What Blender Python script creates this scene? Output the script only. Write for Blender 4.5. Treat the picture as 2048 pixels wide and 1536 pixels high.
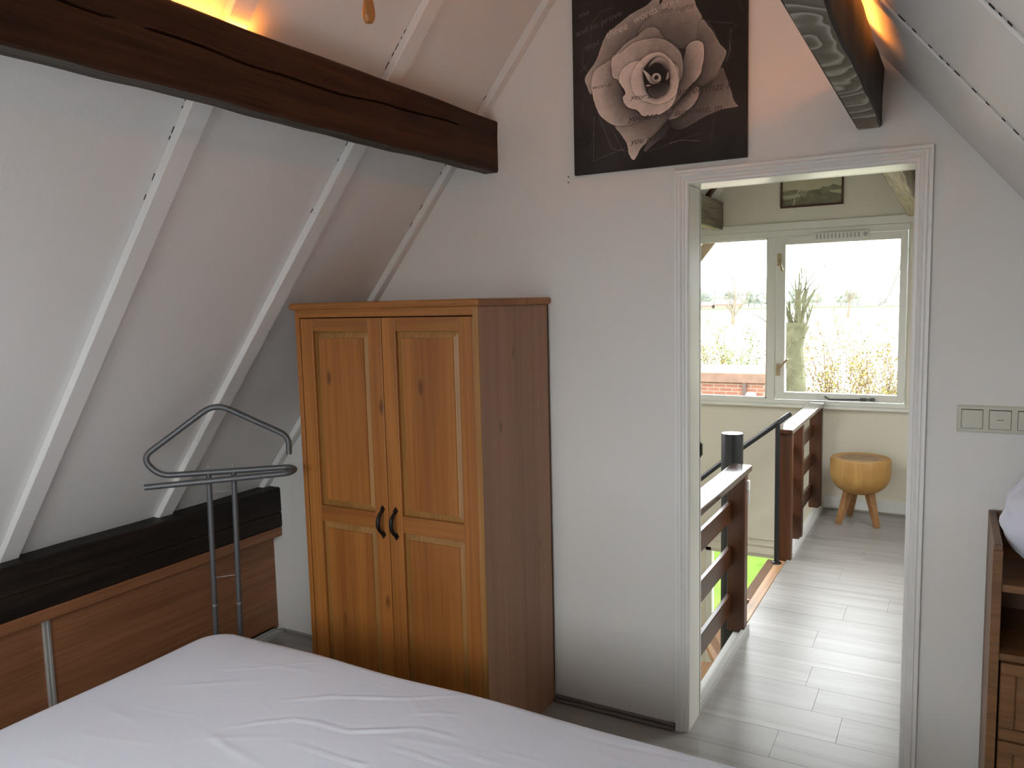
import bpy, bmesh, math, random
import numpy as np
from mathutils import Vector, Matrix

for o in list(bpy.data.objects):
    bpy.data.objects.remove(o, do_unlink=True)
SC = bpy.context.scene
COL = SC.collection
random.seed(7)

# ------------------------------------------------------------------ camera
EYE = Vector((0.0, 0.0, 1.598))
YAW, PITCH, ROLL, FPX = .5132211, -.1048712, -.0247695, 1566.6
PW, PH = 2048, 1536
_cy, _sy, _cp, _sp = math.cos(YAW), math.sin(YAW), math.cos(PITCH), math.sin(PITCH)
FW = Vector((-_sy * _cp, _cy * _cp, _sp))
_rt = Vector((_cy, _sy, 0))
_up = _rt.cross(FW)
RT = _rt * math.cos(ROLL) + _up * math.sin(ROLL)
UP = -_rt * math.sin(ROLL) + _up * math.cos(ROLL)
cam = bpy.data.cameras.new('camera')
camo = bpy.data.objects.new('camera', cam)
COL.objects.link(camo)
cam.sensor_width = 36
cam.lens = 36 * FPX / PW
cam.clip_start = .02
cam.clip_end = 4000
M = Matrix((RT, UP, -FW)).transposed().to_4x4()
M.translation = EYE
camo.matrix_world = M
SC.camera = camo


def ray(px, py):
    return RT * ((px - PW / 2) / FPX) - UP * ((py - PH / 2) / FPX) + FW


def on_y(px, py, y):
    r = ray(px, py)
    return EYE + r * (y / r.y)


def on_z(px, py, z):
    r = ray(px, py)
    return EYE + r * ((z - EYE.z) / r.z)


def on_plane(px, py, p0, n):
    r = ray(px, py)
    return EYE + r * (n.dot(p0 - EYE) / n.dot(r))


# ------------------------------------------------------------------ world, sun, exposure
SC.view_settings.view_transform = 'Standard'
SC.view_settings.look = 'None'
SC.view_settings.gamma = 1
SC.view_settings.use_curve_mapping = False
SC.view_settings.exposure = 2.42

world = bpy.data.worlds.new('world')
SC.world = world
world.use_nodes = True
wn = world.node_tree
bg = wn.nodes['Background']
bg.inputs['Color'].default_value = (.925, .97, 1.0, 1)
bg.inputs['Strength'].default_value = 2.0

def portal(name, loc, direction, sx, sy):
    l = bpy.data.lights.new(name, 'AREA')
    l.shape = 'RECTANGLE'
    l.size, l.size_y = sx, sy
    l.cycles.is_portal = True
    o = bpy.data.objects.new(name, l)
    COL.objects.link(o)
    o.location = loc
    o.rotation_euler = Vector(direction).to_track_quat('-Z', 'Y').to_euler()


# ------------------------------------------------------------------ dimensions of the house
GY = 2.70          # bedroom face of the gable wall
GB = 2.83          # landing face of the gable wall
FY = 6.15          # far wall of the landing
RY = -1.30         # rear wall of the bedroom
RX = -.926         # ridge
RZ = 3.187         # ridge height
SL = 1.224         # roof slope


def roof_z(x):
    return RZ - SL * abs(x - RX)


# ------------------------------------------------------------------ node helpers
def new_mat(name):
    m = bpy.data.materials.new(name)
    m.use_nodes = True
    nt = m.node_tree
    b = nt.nodes['Principled BSDF']
    return m, nt, b


def N(nt, t, **kw):
    n = nt.nodes.new(t)
    for k, v in kw.items():
        if k.startswith('i_'):
            n.inputs[k[2:].replace('_', ' ')].default_value = v
        else:
            setattr(n, k, v)
    return n


def L(nt, a, b):
    nt.links.new(a, b)


def coords(nt, scale, rand=True):
    tc = N(nt, 'ShaderNodeTexCoord')
    mul = N(nt, 'ShaderNodeVectorMath', operation='MULTIPLY')
    mul.inputs[1].default_value = scale
    if rand:
        oi = N(nt, 'ShaderNodeObjectInfo')
        ml = N(nt, 'ShaderNodeMath', operation='MULTIPLY')
        ml.inputs[1].default_value = 37.0
        L(nt, oi.outputs['Random'], ml.inputs[0])
        ad = N(nt, 'ShaderNodeVectorMath', operation='ADD')
        L(nt, tc.outputs['Object'], ad.inputs[0])
        L(nt, ml.outputs[0], ad.inputs[1])
        L(nt, ad.outputs[0], mul.inputs[0])
    else:
        L(nt, tc.outputs['Object'], mul.inputs[0])
    return mul.outputs[0]


def ramp(nt, fac, stops):
    r = N(nt, 'ShaderNodeValToRGB')
    e = r.color_ramp.elements
    while len(e) < len(stops):
        e.new(.5)
    for el, (p, c) in zip(e, stops):
        el.position = p
        el.color = (*c, 1) if len(c) == 3 else c
    L(nt, fac, r.inputs[0])
    return r.outputs[0]


def mixc(nt, fac, a, b, mode='MIX'):
    m = N(nt, 'ShaderNodeMix', data_type='RGBA', blend_type=mode)
    for s, v in ((m.inputs[0], fac), (m.inputs[6], a), (m.inputs[7], b)):
        if hasattr(v, 'links') or isinstance(v, bpy.types.NodeSocket):
            L(nt, v, s)
        else:
            s.default_value = v if not isinstance(v, tuple) else (*v, 1)
    return m.outputs[2]


def bump(nt, b, h, strength, dist=.01):
    bn = N(nt, 'ShaderNodeBump')
    bn.inputs['Strength'].default_value = strength
    bn.inputs['Distance'].default_value = dist
    L(nt, h, bn.inputs['Height'])
    L(nt, bn.outputs[0], b.inputs['Normal'])


def plain(name, col, rough=.5, metal=0, bumpk=0, bscale=60, spec=.5, var=.0):
    m, nt, b = new_mat(name)
    b.inputs['Roughness'].default_value = rough
    b.inputs['Metallic'].default_value = metal
    b.inputs['Specular IOR Level'].default_value = spec
    v = coords(nt, (1, 1, 1), False)
    n = N(nt, 'ShaderNodeTexNoise', i_Scale=bscale, i_Detail=4.0)
    L(nt, v, n.inputs['Vector'])
    if var:
        d = tuple(c * (1 - var) for c in col)
        n2 = N(nt, 'ShaderNodeTexNoise', i_Scale=bscale * .12, i_Detail=3.0)
        L(nt, v, n2.inputs['Vector'])
        L(nt, ramp(nt, n2.outputs[0], [(.3, d), (.7, col)]), b.inputs['Base Color'])
    else:
        b.inputs['Base Color'].default_value = (*col, 1)
    if bumpk:
        bump(nt, b, n.outputs[0], bumpk, .004)
    return m


def wood(name, dark, mid, light, axis='Z', rough=.45, freq=9, along=.55, knots=0, bumpk=.1, rand=True, coat=0, lines=.25, spec=.5):
    m, nt, b = new_mat(name)
    sc = [freq] * 3
    ai = 'XYZ'.index(axis)
    sc[ai] = along
    v = coords(nt, tuple(sc), rand)
    n = N(nt, 'ShaderNodeTexNoise', i_Scale=1.0, i_Detail=5.0, i_Roughness=.6, i_Distortion=.7)
    L(nt, v, n.inputs['Vector'])
    c = ramp(nt, n.outputs[0], [(.3, dark), (.5, mid), (.7, light)])
    sf = [freq * 14] * 3
    sf[ai] = along * 3
    v2 = coords(nt, tuple(sf), rand)
    n2 = N(nt, 'ShaderNodeTexNoise', i_Scale=1.0, i_Detail=3.0)
    L(nt, v2, n2.inputs['Vector'])
    f2 = ramp(nt, n2.outputs[0], [(.35, (1 - lines,) * 3), (.6, (1, 1, 1))])
    c = mixc(nt, 1.0, c, f2, 'MULTIPLY')
    if knots:
        sk = [7.0] * 3
        sk[ai] = 2.6
        v3 = coords(nt, tuple(sk), rand)
        vo = N(nt, 'ShaderNodeTexVoronoi', i_Scale=knots)
        L(nt, v3, vo.inputs['Vector'])
        kf = ramp(nt, vo.outputs['Distance'], [(.05, (1, 1, 1)), (.125, (0, 0, 0))])
        c = mixc(nt, kf, c, tuple(d * .55 for d in dark))
    L(nt, c, b.inputs['Base Color'])
    b.inputs['Roughness'].default_value = rough
    b.inputs['Specular IOR Level'].default_value = spec
    b.inputs['Coat Weight'].default_value = coat
    if bumpk:
        bump(nt, b, n2.outputs[0], bumpk, .002)
    return m


MAT = {}
MAT['wall'] = plain('white_plaster', (.79, .775, .735), .75, bumpk=.12, bscale=90, spec=.2)
MAT['slope'] = plain('white_painted_board', (.78, .765, .735), .6, bumpk=.10, bscale=120, spec=.3)
MAT['trim'] = plain('white_gloss_paint', (.83, .82, .785), .35, bumpk=.03, bscale=40)
MAT['cream'] = plain('cream_wall_paint', (.80, .745, .62), .7, bumpk=.08, bscale=90, spec=.2)
MAT['winframe'] = plain('cream_window_paint', (.82, .80, .72), .3, bumpk=.03, bscale=40)
MAT['dark_beam'] = wood('dark_stained_beam', (.018, .007, .0035), (.050, .019, .008), (.095, .034, .013), 'Y', .6, 9, .7, bumpk=.5, lines=.45, spec=.25)
MAT['black_beam'] = wood('blackened_beam', (.008, .006, .005), (.018, .012, .009), (.034, .022, .015), 'Y', .55, 9, .7, bumpk=.5, lines=.4, spec=.25)
MAT['grey_beam'] = wood('weathered_beam', (.16, .13, .09), (.26, .21, .15), (.38, .32, .24), 'Y', .7, 10, .8, bumpk=.5, lines=.35, spec=.2)
MAT['dark_grey_beam'] = wood('dark_grey_underside', (.05, .04, .032), (.09, .075, .06), (.14, .12, .10), 'Y', .7, 10, .8, bumpk=.5, lines=.4, spec=.2)  # darker version of the weathered grey, for the left beam's underside
MAT['pale_beam'] = wood('pale_weathered_beam', (.40, .33, .22), (.55, .47, .33), (.66, .58, .44), 'Y', .7, 10, .8, bumpk=.4, lines=.3, spec=.2)
MAT['pine'] = wood('honey_pine', (.27, .092, .018), (.38, .140, .028), (.46, .180, .038), 'Z', .42, 8, .4, knots=1.25, bumpk=.08, lines=.2)
MAT['pine_rail'] = wood('honey_pine_rail', (.27, .094, .018), (.37, .138, .028), (.44, .172, .037), 'X', .42, 9, .5, knots=.7, bumpk=.08, lines=.2)
MAT['pine_side'] = wood('brown_pine_side', (.30, .15, .085), (.37, .19, .112), (.42, .22, .132), 'Z', .5, 14, .25, knots=1.5, bumpk=.06, lines=.12)
MAT['pine_edge'] = wood('pine_bevel', (.27, .13, .03), (.36, .17, .045), (.42, .21, .06), 'Z', .42, 9, .5, bumpk=.05)
MAT['drawer'] = wood('brown_pine_drawer', (.13, .055, .018), (.20, .088, .03), (.25, .115, .042), 'X', .5, 9, .5, knots=.8)
MAT['drawer_side'] = wood('brown_pine_cabinet', (.14, .07, .035), (.19, .095, .05), (.23, .12, .065), 'Z', .5, 10, .4)
MAT['panel'] = wood('brown_laminate', (.22, .088, .037), (.30, .125, .055), (.36, .155, .07), 'Y', .45, 7, .7, bumpk=.02, lines=.25)
MAT['redwood'] = wood('reddish_hardwood', (.042, .013, .005), (.085, .028, .010), (.13, .046, .016), 'Z', .35, 10, .6, bumpk=.04, lines=.3)
MAT['redwood_y'] = wood('reddish_hardwood_rail', (.042, .013, .005), (.085, .029, .010), (.13, .046, .016), 'Y', .28, 10, .6, bumpk=.04, lines=.3)
MAT['caprail'] = wood('polished_cap_rail', (.03, .012, .006), (.06, .022, .01), (.09, .035, .015), 'Y', .12, 10, .6, bumpk=.008, lines=.2, coat=1.0)
MAT['tread'] = wood('oak_tread', (.38, .20, .10), (.50, .28, .14), (.60, .36, .20), 'Y', .35, 10, .6, bumpk=.04)
MAT['stool'] = wood('stool_wood', (.42, .21, .055), (.53, .285, .08), (.60, .35, .11), 'Z', .5, 5, 1.5, bumpk=.05, lines=.12)
MAT['stool_leg'] = wood('stool_leg_wood', (.26, .12, .045), (.36, .175, .065), (.44, .22, .09), 'Z', .5, 8, .8, bumpk=.05)
MAT['stool_top'] = wood('stool_top_wood', (.22, .13, .07), (.36, .22, .12), (.50, .33, .17), 'X', .55, 6, 2, bumpk=.05)
MAT['black_metal'] = plain('black_painted_steel', (.012, .012, .013), .32, 0, bumpk=.04, bscale=200)
MAT['iron'] = plain('dark_iron', (.02, .017, .015), .4, .6, bumpk=.1, bscale=150)
MAT['steel'] = plain('grey_steel_tube', (.13, .132, .135), .42, .5, bumpk=.02, bscale=200)
MAT['alu'] = plain('aluminium_strip', (.62, .62, .60), .4, .5)
MAT['rod'] = plain('bright_wire', (.75, .75, .73), .25, .9)
MAT['switch'] = plain('cream_plastic', (.58, .56, .46), .35)
MAT['mark'] = plain('dark_mark', (.03, .028, .025), .6)
MAT['sheet'] = plain('white_cotton', (.85, .875, .97), .85, bumpk=.05, bscale=400, spec=.15)
MAT['duvet'] = plain('white_bedding', (.70, .71, .80), .9, bumpk=.1, bscale=80, spec=.1)
MAT['brass'] = plain('worn_brass', (.55, .42, .26), .4, .6, var=.3, bscale=100)
MAT['knob'] = wood('orange_wood_knob', (.40, .14, .03), (.52, .20, .045), (.6, .26, .06), 'Z', .35, 30, 6, bumpk=.02)
MAT['cord'] = plain('cream_cord', (.7, .6, .45), .8)
MAT['frame'] = wood('dark_red_frame', (.05, .018, .01), (.09, .03, .015), (.13, .05, .025), 'X', .4, 12, 1)
MAT['grille'] = plain('grey_grille', (.45, .46, .45), .5)
MAT['caulk'] = plain('dark_gap', (.02, .018, .016), .9)

# grey laminate planks
m, nt, b = new_mat('grey_oak_laminate')
v = coords(nt, (.9, 14, 1))
n = N(nt, 'ShaderNodeTexNoise', i_Scale=1.0, i_Detail=5.0, i_Roughness=.62, i_Distortion=.5)
L(nt, v, n.inputs['Vector'])
c = ramp(nt, n.outputs[0], [(.28, (.22, .198, .178)), (.5, (.30, .28, .256)), (.72, (.35, .33, .306))])
oi = N(nt, 'ShaderNodeObjectInfo')
pl = ramp(nt, oi.outputs['Random'], [(0, (.96, .96, .96)), (1, (1.03, 1.03, 1.02))])
c = mixc(nt, 1.0, c, pl, 'MULTIPLY')
L(nt, c, b.inputs['Base Color'])
b.inputs['Roughness'].default_value = .33
bump(nt, b, n.outputs[0], .06, .002)
MAT['plank'] = m

# underside of the right beam: contour grain round one knot
m, nt, b = new_mat('knotty_beam_underside')
tc = N(nt, 'ShaderNodeTexCoord')
sub = N(nt, 'ShaderNodeVectorMath', operation='SUBTRACT')
sub.inputs[1].default_value = (-.262, 1.735, 2.10)
L(nt, tc.outputs['Object'], sub.inputs[0])
nz = N(nt, 'ShaderNodeTexNoise', i_Scale=5.5, i_Detail=2.0)
L(nt, tc.outputs['Object'], nz.inputs['Vector'])
ns = N(nt, 'ShaderNodeVectorMath', operation='MULTIPLY')
ns.inputs[1].default_value = (.07, .34, .1)
L(nt, nz.outputs['Color'], ns.inputs[0])
ad = N(nt, 'ShaderNodeVectorMath', operation='ADD')
L(nt, sub.outputs[0], ad.inputs[0])
L(nt, ns.outputs[0], ad.inputs[1])
sb2 = N(nt, 'ShaderNodeVectorMath', operation='SUBTRACT')
sb2.inputs[1].default_value = (.035, .17, .05)
L(nt, ad.outputs[0], sb2.inputs[0])
st = N(nt, 'ShaderNodeVectorMath', operation='MULTIPLY')
st.inputs[1].default_value = (1, .30, 0)
L(nt, sb2.outputs[0], st.inputs[0])
ln = N(nt, 'ShaderNodeVectorMath', operation='LENGTH')
L(nt, st.outputs[0], ln.inputs[0])
fr = N(nt, 'ShaderNodeMath', operation='MULTIPLY')
fr.inputs[1].default_value = 36.0
L(nt, ln.outputs['Value'], fr.inputs[0])
fc = N(nt, 'ShaderNodeMath', operation='FRACT')
L(nt, fr.outputs[0], fc.inputs[0])
c = ramp(nt, fc.outputs[0], [(0, (.10, .085, .06)), (.6, (.20, .17, .13)), (.88, (.50, .46, .38)), (1, (.11, .09, .065))])
L(nt, c, b.inputs['Base Color'])
b.inputs['Roughness'].default_value = .65
MAT['knotty'] = m

# glass: transparent with a faint mirror
m = bpy.data.materials.new('window_glass')
m.use_nodes = True
nt = m.node_tree
nt.nodes.clear()
out = N(nt, 'ShaderNodeOutputMaterial')
tr = N(nt, 'ShaderNodeBsdfTransparent')
gl = N(nt, 'ShaderNodeBsdfGlossy', i_Roughness=.0)
fz = N(nt, 'ShaderNodeFresnel', i_IOR=1.35)
mx = N(nt, 'ShaderNodeMixShader')
L(nt, fz.outputs[0], mx.inputs[0])
L(nt, tr.outputs[0], mx.inputs[1])
L(nt, gl.outputs[0], mx.inputs[2])
L(nt, mx.outputs[0], out.inputs[0])
MAT['glass'] = m


def emit(name, col, s):
    m, nt, b = new_mat(name)
    b.inputs['Emission Color'].default_value = (*col, 1)
    b.inputs['Emission Strength'].default_value = s
    b.inputs['Base Color'].default_value = (*col, 1)
    return m


MAT['lamp'] = emit('warm_lamp_tube', (1, .30, .045), 15)

# outdoors
MAT['lawn'] = plain('green_lawn', (.095, .165, .022), .9, bumpk=.4, bscale=20, var=.35, spec=.1)
MAT['field'] = plain('pale_field', (.70, .68, .52), .95, var=.06, bscale=1, spec=.05)
MAT['ditch'] = plain('far_green_bank', (.085, .17, .05), .9, var=.3, bscale=1)
MAT['bark'] = plain('mossy_bark', (.125, .118, .07), .9, bumpk=.8, bscale=25, var=.5, spec=.1)
MAT['twig'] = plain('bare_twig', (.12, .10, .07), .9, var=.3)
MAT['twig_red'] = plain('reddish_twig', (.15, .075, .04), .9, var=.3)
MAT['leaf_y'] = plain('yellow_spring_leaf', (.26, .21, .055), .8, var=.3)
MAT['leaf_g'] = plain('fresh_green_leaf', (.12, .19, .03), .8, var=.3)
MAT['far_tree'] = plain('far_hazy_tree', (.17, .19, .165), .9, var=.3, bscale=3)  # distance haze is put into this paled grey-green colour
MAT['far_wall'] = plain('far_brick', (.19, .13, .105), .9)
MAT['far_roof'] = plain('far_roof', (.17, .155, .155), .9)
MAT['white_pot'] = plain('white_vent_pipe', (.85, .85, .85), .5)
m, nt, b = new_mat('orange_brick_wall')
v = coords(nt, (1, 1, 1), False)
mp = N(nt, 'ShaderNodeMapping')
mp.inputs['Rotation'].default_value = (math.pi / 2, 0, 0)
L(nt, v, mp.inputs['Vector'])
br = N(nt, 'ShaderNodeTexBrick', i_Scale=1.0)
br.inputs['Color1'].default_value = (.19, .072, .040, 1)
br.inputs['Color2'].default_value = (.145, .052, .030, 1)
br.inputs['Mortar'].default_value = (.20, .145, .115, 1)
br.inputs['Mortar Size'].default_value = .008
br.inputs['Brick Width'].default_value = .21
br.inputs['Row Height'].default_value = .062
L(nt, mp.outputs[0], br.inputs['Vector'])
L(nt, br.outputs[0], b.inputs['Base Color'])
b.inputs['Roughness'].default_value = .9
MAT['brick'] = m


# ------------------------------------------------------------------ mesh helpers
ORG = {}


def tag(o, label=None, cat=None, group=None, kind=None):
    if label:
        o['label'] = label
    if cat:
        o['category'] = cat
    if group:
        o['group'] = group
    if kind:
        o['kind'] = kind
    return o


def thing(name, loc, label, cat, group=None):
    o = bpy.data.objects.new(name, None)
    o.empty_display_size = .05
    COL.objects.link(o)
    o.location = loc
    ORG[o] = Vector(loc)
    return tag(o, label, cat, group)


class MB:
    def __init__(s):
        s.v, s.f, s.m = [], [], []

    def add(s, vs, fs, mi=0):
        n = len(s.v)
        s.v += [tuple(p) for p in vs]
        s.f += [tuple(n + i for i in f) for f in fs]
        s.m += [mi] * len(fs)
        return s

    def box(s, x0, x1, y0, y1, z0, z1, mi=0):
        x0, x1 = min(x0, x1), max(x0, x1)
        y0, y1 = min(y0, y1), max(y0, y1)
        z0, z1 = min(z0, z1), max(z0, z1)
        vs = [(x, y, z) for z in (z0, z1) for y in (y0, y1) for x in (x0, x1)]
        return s.add(vs, [(0, 2, 3, 1), (4, 5, 7, 6), (0, 1, 5, 4), (2, 6, 7, 3), (0, 4, 6, 2), (1, 3, 7, 5)], mi)

    def prism_y(s, poly, y0, y1, mi=0):   # poly in (x,z)
        n = len(poly)
        vs = [(x, y0, z) for x, z in poly] + [(x, y1, z) for x, z in poly]
        return s.add(vs, [tuple(range(n)), tuple(range(2 * n - 1, n - 1, -1))] + [(i, i + n, (i + 1) % n + n, (i + 1) % n) for i in range(n)], mi)

    def prism_z(s, poly, z0, z1, mi=0):
        n = len(poly)
        vs = [(x, y, z0) for x, y in poly] + [(x, y, z1) for x, y in poly]
        return s.add(vs, [tuple(range(n - 1, -1, -1)), tuple(range(n, 2 * n))] + [(i, (i + 1) % n, (i + 1) % n + n, i + n) for i in range(n)], mi)

    def tube(s, pts, r, seg=10, mi=0, cap=True):
        pts = [Vector(p) for p in pts]
        rs = r if isinstance(r, (list, tuple)) else [r] * len(pts)
        rings = []
        t0 = (pts[1] - pts[0]).normalized()
        ref = Vector((0, 0, 1)) if abs(t0.z) < .9 else Vector((1, 0, 0))
        nrm = t0.cross(ref).normalized()
        base = len(s.v)
        for i, p in enumerate(pts):
            t = (pts[min(i + 1, len(pts) - 1)] - pts[max(i - 1, 0)]).normalized()
            nrm = (nrm - t * nrm.dot(t)).normalized()
            bi = t.cross(nrm)
            for k in range(seg):
                a = 2 * math.pi * k / seg
                s.v.append(tuple(p + (nrm * math.cos(a) + bi * math.sin(a)) * rs[i]))
        for i in range(len(pts) - 1):
            for k in range(seg):
                a, b2 = base + i * seg + k, base + i * seg + (k + 1) % seg
                s.f.append((a, b2, b2 + seg, a + seg))
                s.m.append(mi)
        if cap:
            s.f.append(tuple(base + k for k in range(seg - 1, -1, -1)))
            s.f.append(tuple(base + (len(pts) - 1) * seg + k for k in range(seg)))
            s.m += [mi, mi]
        return s

    def lathe(s, prof, c, seg=24, mi=0):   # prof: (r,z)
        base = len(s.v)
        for r, z in prof:
            for k in range(seg):
                a = 2 * math.pi * k / seg
                s.v.append((c[0] + r * math.cos(a), c[1] + r * math.sin(a), c[2] + z))
        for i in range(len(prof) - 1):
            for k in range(seg):
                a, b2 = base + i * seg + k, base + i * seg + (k + 1) % seg
                s.f.append((a, b2, b2 + seg, a + seg))
                s.m.append(mi)
        s.f.append(tuple(base + k for k in range(seg - 1, -1, -1)))
        s.f.append(tuple(base + (len(prof) - 1) * seg + k for k in range(seg)))
        s.m += [mi, mi]
        return s

    def build(s, name, mat, parent=None, origin=None, bevel=0, seg=2, smooth=False, label=None):
        org = Vector((0, 0, 0))
        if parent is not None:
            org = ORG[parent]
        elif origin is not None:
            org = Vector(origin)
        me = bpy.data.meshes.new(name)
        me.from_pydata([(x - org.x, y - org.y, z - org.z) for x, y, z in s.v], [], s.f)
        mats = mat if isinstance(mat, (list, tuple)) else [mat]
        for mm in mats:
            me.materials.append(MAT[mm] if isinstance(mm, str) else mm)
        me.polygons.foreach_set('material_index', s.m)
        bm = bmesh.new()
        bm.from_mesh(me)
        bmesh.ops.recalc_face_normals(bm, faces=bm.faces)
        if bevel:
            bmesh.ops.bevel(bm, geom=bm.edges[:], offset=bevel, segments=seg, profile=.5, affect='EDGES', clamp_overlap=True)
        bm.to_mesh(me)
        bm.free()
        if smooth:
            me.polygons.foreach_set('use_smooth', [True] * len(me.polygons))
            me.set_sharp_from_angle(angle=math.radians(40))
        o = bpy.data.objects.new(name, me)
        COL.objects.link(o)
        if parent is not None:
            o.parent = parent
            ORG[o] = org
        else:
            o.location = org
            ORG[o] = org
        if label:
            o['label'] = label
        return o


def inst(o, offset, parent):
    c = o.copy()
    COL.objects.link(c)
    c.parent = parent
    c.location = Vector(o.location) + Vector(offset)
    ORG[c] = ORG[o]
    return c


def struct(o, label=None):
    o['kind'] = 'structure'
    if label:
        o['label'] = label
    return o


def arc_path(pts, rad, n=6):
    """round the corners of a polyline"""
    pts = [Vector(p) for p in pts]
    out = [pts[0]]
    for i in range(1, len(pts) - 1):
        r = rad[i - 1] if isinstance(rad, (list, tuple)) else rad
        a, b2, c2 = pts[i - 1], pts[i], pts[i + 1]
        d1, d2 = (a - b2), (c2 - b2)
        k = min(r, d1.length * .49, d2.length * .49)
        p, q = b2 + d1.normalized() * k, b2 + d2.normalized() * k
        for j in range(n + 1):
            t = j / n
            out.append(p * (1 - t) ** 2 + b2 * 2 * t * (1 - t) + q * t * t)
    out.append(pts[-1])
    return out


# ================================================================== SHELL
EL, ER = -3.60, 1.75        # eaves
DX0, DX1, DZ = -.804, -.111, 1.982   # doorway

# gable wall between bedroom and landing
wb = MB()
HZ = DZ + .021
wb.prism_y([(-3.53, 0), (DX0 - .021, 0), (DX0 - .021, HZ), (RX - (RZ - HZ) / SL, HZ)], GY, GB)
wb.prism_y([(DX1 + .021, 0), (1.68, 0), (RX + (RZ - HZ) / SL, HZ), (DX1 + .021, HZ)], GY, GB)
wb.prism_y([(RX - (RZ - HZ) / SL, HZ), (RX + (RZ - HZ) / SL, HZ), (RX, RZ)], GY, GB)
wall_back = struct(wb.build('wall_back', 'wall'), 'white gable wall with the open doorway')

# far gable wall of the landing with upper and lower window openings
WX0, WX1, WZ0, WZ1 = -2.05, -.272, .775, 2.075
LX0, LX1, LZ0, LZ1 = -1.70, -.10, -2.45, -.40
FB = FY + .14
wf = MB()
e0, e1 = RX - (RZ - WZ1) / SL, RX + (RZ - WZ1) / SL
wf.prism_y([(e0, WZ1), (e1, WZ1), (RX, RZ)], FY, FB)
h0 = RX + (RZ - WZ0) / SL
wf.prism_y([(WX1, WZ0), (h0, WZ0), (e1, WZ1), (WX1, WZ1)], FY, FB)
wf.prism_y([(-3.53, 0), (1.68, 0), (h0, WZ0), (2 * RX - h0, WZ0)], FY, FB)
wf.prism_y([(2 * RX - h0, WZ0), (WX0, WZ0), (WX0, roof_z(WX0))], FY, FB)
wf.box(-3.5, 1.65, FY, FB, LZ1, 0)
wf.box(-3.5, LX0, FY, FB, -2.65, LZ1)
wf.box(LX1, 1.65, FY, FB, -2.65, LZ1)
wf.box(LX0, LX1, FY, FB, -2.65, LZ0)
wall_far = struct(wf.build('wall_far', 'cream'), 'cream gable wall of the landing with the wide window')
t = MB().box(-3.4, LX1 + .3, FY - .012, FY, -.30, -.285)
t.box(LX0 - .08, LX1 + .08, FY - .03, FY, LZ1 - .01, LZ1 + .06)
t.box(LX0 - .08, LX1 + .08, FY - .045, FY, LZ1 + .06, LZ1 + .075)
t.build('moulding', 'cream', wall_far)
MB().box(-.80, 1.0, FY - .02, FY, .012, .10).build('skirting_board', 'trim', wall_far, bevel=.004)

# rear wall of the bedroom with a window added for daylight (behind the camera)
QX0, QX1, QZ0, QZ1 = -1.75, -.15, .85, 2.05
wr = MB()
q0, q1 = RX - (RZ - QZ1) / SL, RX + (RZ - QZ1) / SL
b0, b1 = RX - (RZ - QZ0) / SL, RX + (RZ - QZ0) / SL
wr.prism_y([(q0, QZ1), (q1, QZ1), (RX, RZ)], RY - .14, RY)
wr.prism_y([(-3.53, 0), (1.68, 0), (b1, QZ0), (b0, QZ0)], RY - .14, RY)
wr.prism_y([(b0, QZ0), (QX0, QZ0), (QX0, roof_z(QX0)), (q0, QZ1)] if q0 < QX0 else [(b0, QZ0), (QX0, QZ0), (QX0, roof_z(QX0))], RY - .14, RY)
wr.prism_y([(QX1, QZ0), (b1, QZ0), (q1, QZ1), (QX1, QZ1)] if q1 > QX1 else [(QX1, QZ0), (b1, QZ0), (QX1, roof_z(QX1))], RY - .14, RY)
struct(wr.build('wall_rear', 'wall'), 'white rear gable wall of the bedroom')

# sloped ceilings (roof slabs); both are cut for the added roof windows
YE0, YE1 = RY - .45, FY + .50
VY0, VY1, VX0, VX1 = -1.05, .12, -.05, .62      # added roof window in the right slope, unseen
UY0, UY1, UX0, UX1 = 3.55, 4.85, -2.75, -1.85   # added roof window over the stairwell, unseen
TY0, TY1, TX0, TX1 = 3.55, 5.05, -.05, .62      # added roof window in the landing's right slope, unseen


def slab(mb, xa, xb, y0, y1, th=.16):
    za, zb = roof_z(xa), roof_z(xb)
    mb.prism_y([(xa, za), (xb, zb), (xb, zb + th), (xa, za + th)], y0, y1)


sl = MB()
slab(sl, EL, UX0, YE0, YE1)
slab(sl, UX1, RX, YE0, YE1)
slab(sl, UX0, UX1, YE0, UY0)
slab(sl, UX0, UX1, UY1, YE1)
ceil_l = struct(sl.build('ceiling_left', 'slope'), 'white sloping ceiling with painted battens on the left')
sr = MB()
slab(sr, RX, VX0, YE0, YE1)
slab(sr, VX1, ER, YE0, YE1)
slab(sr, VX0, VX1, YE0, VY0)
slab(sr, VX0, VX1, VY1, TY0)
slab(sr, VX0, TX0, TY0, TY1) if TX0 > VX0 else None
slab(sr, TX1, VX1, TY0, TY1) if TX1 < VX1 else None
slab(sr, VX0, VX1, TY1, YE1)
ceil_r = struct(sr.build('ceiling_right', 'slope'), 'white sloping ceiling with painted battens on the right')


def batten(side, yc, parent, w=.068, th=.028, x_lo=None):
    """flat board running up the slope"""
    x_lo = x_lo if x_lo is not None else (-2.94 if side < 0 else 2 * RX + 2.94)
    nx, nz = (SL, -1.0) if side < 0 else (-SL, -1.0)
    k = math.hypot(nx, nz)
    nx, nz = nx / k * th, nz / k * th
    a, b2 = (x_lo, roof_z(x_lo)), (RX - .03 * (1 if side < 0 else -1), roof_z(RX) - .03 * SL)
    mb = MB()
    mb.prism_y([a, b2, (b2[0] + nx, b2[1] + nz), (a[0] + nx, a[1] + nz)], yc - w / 2, yc + w / 2)
    return mb.build('batten', 'slope', parent, bevel=.0025, seg=1)


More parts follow.
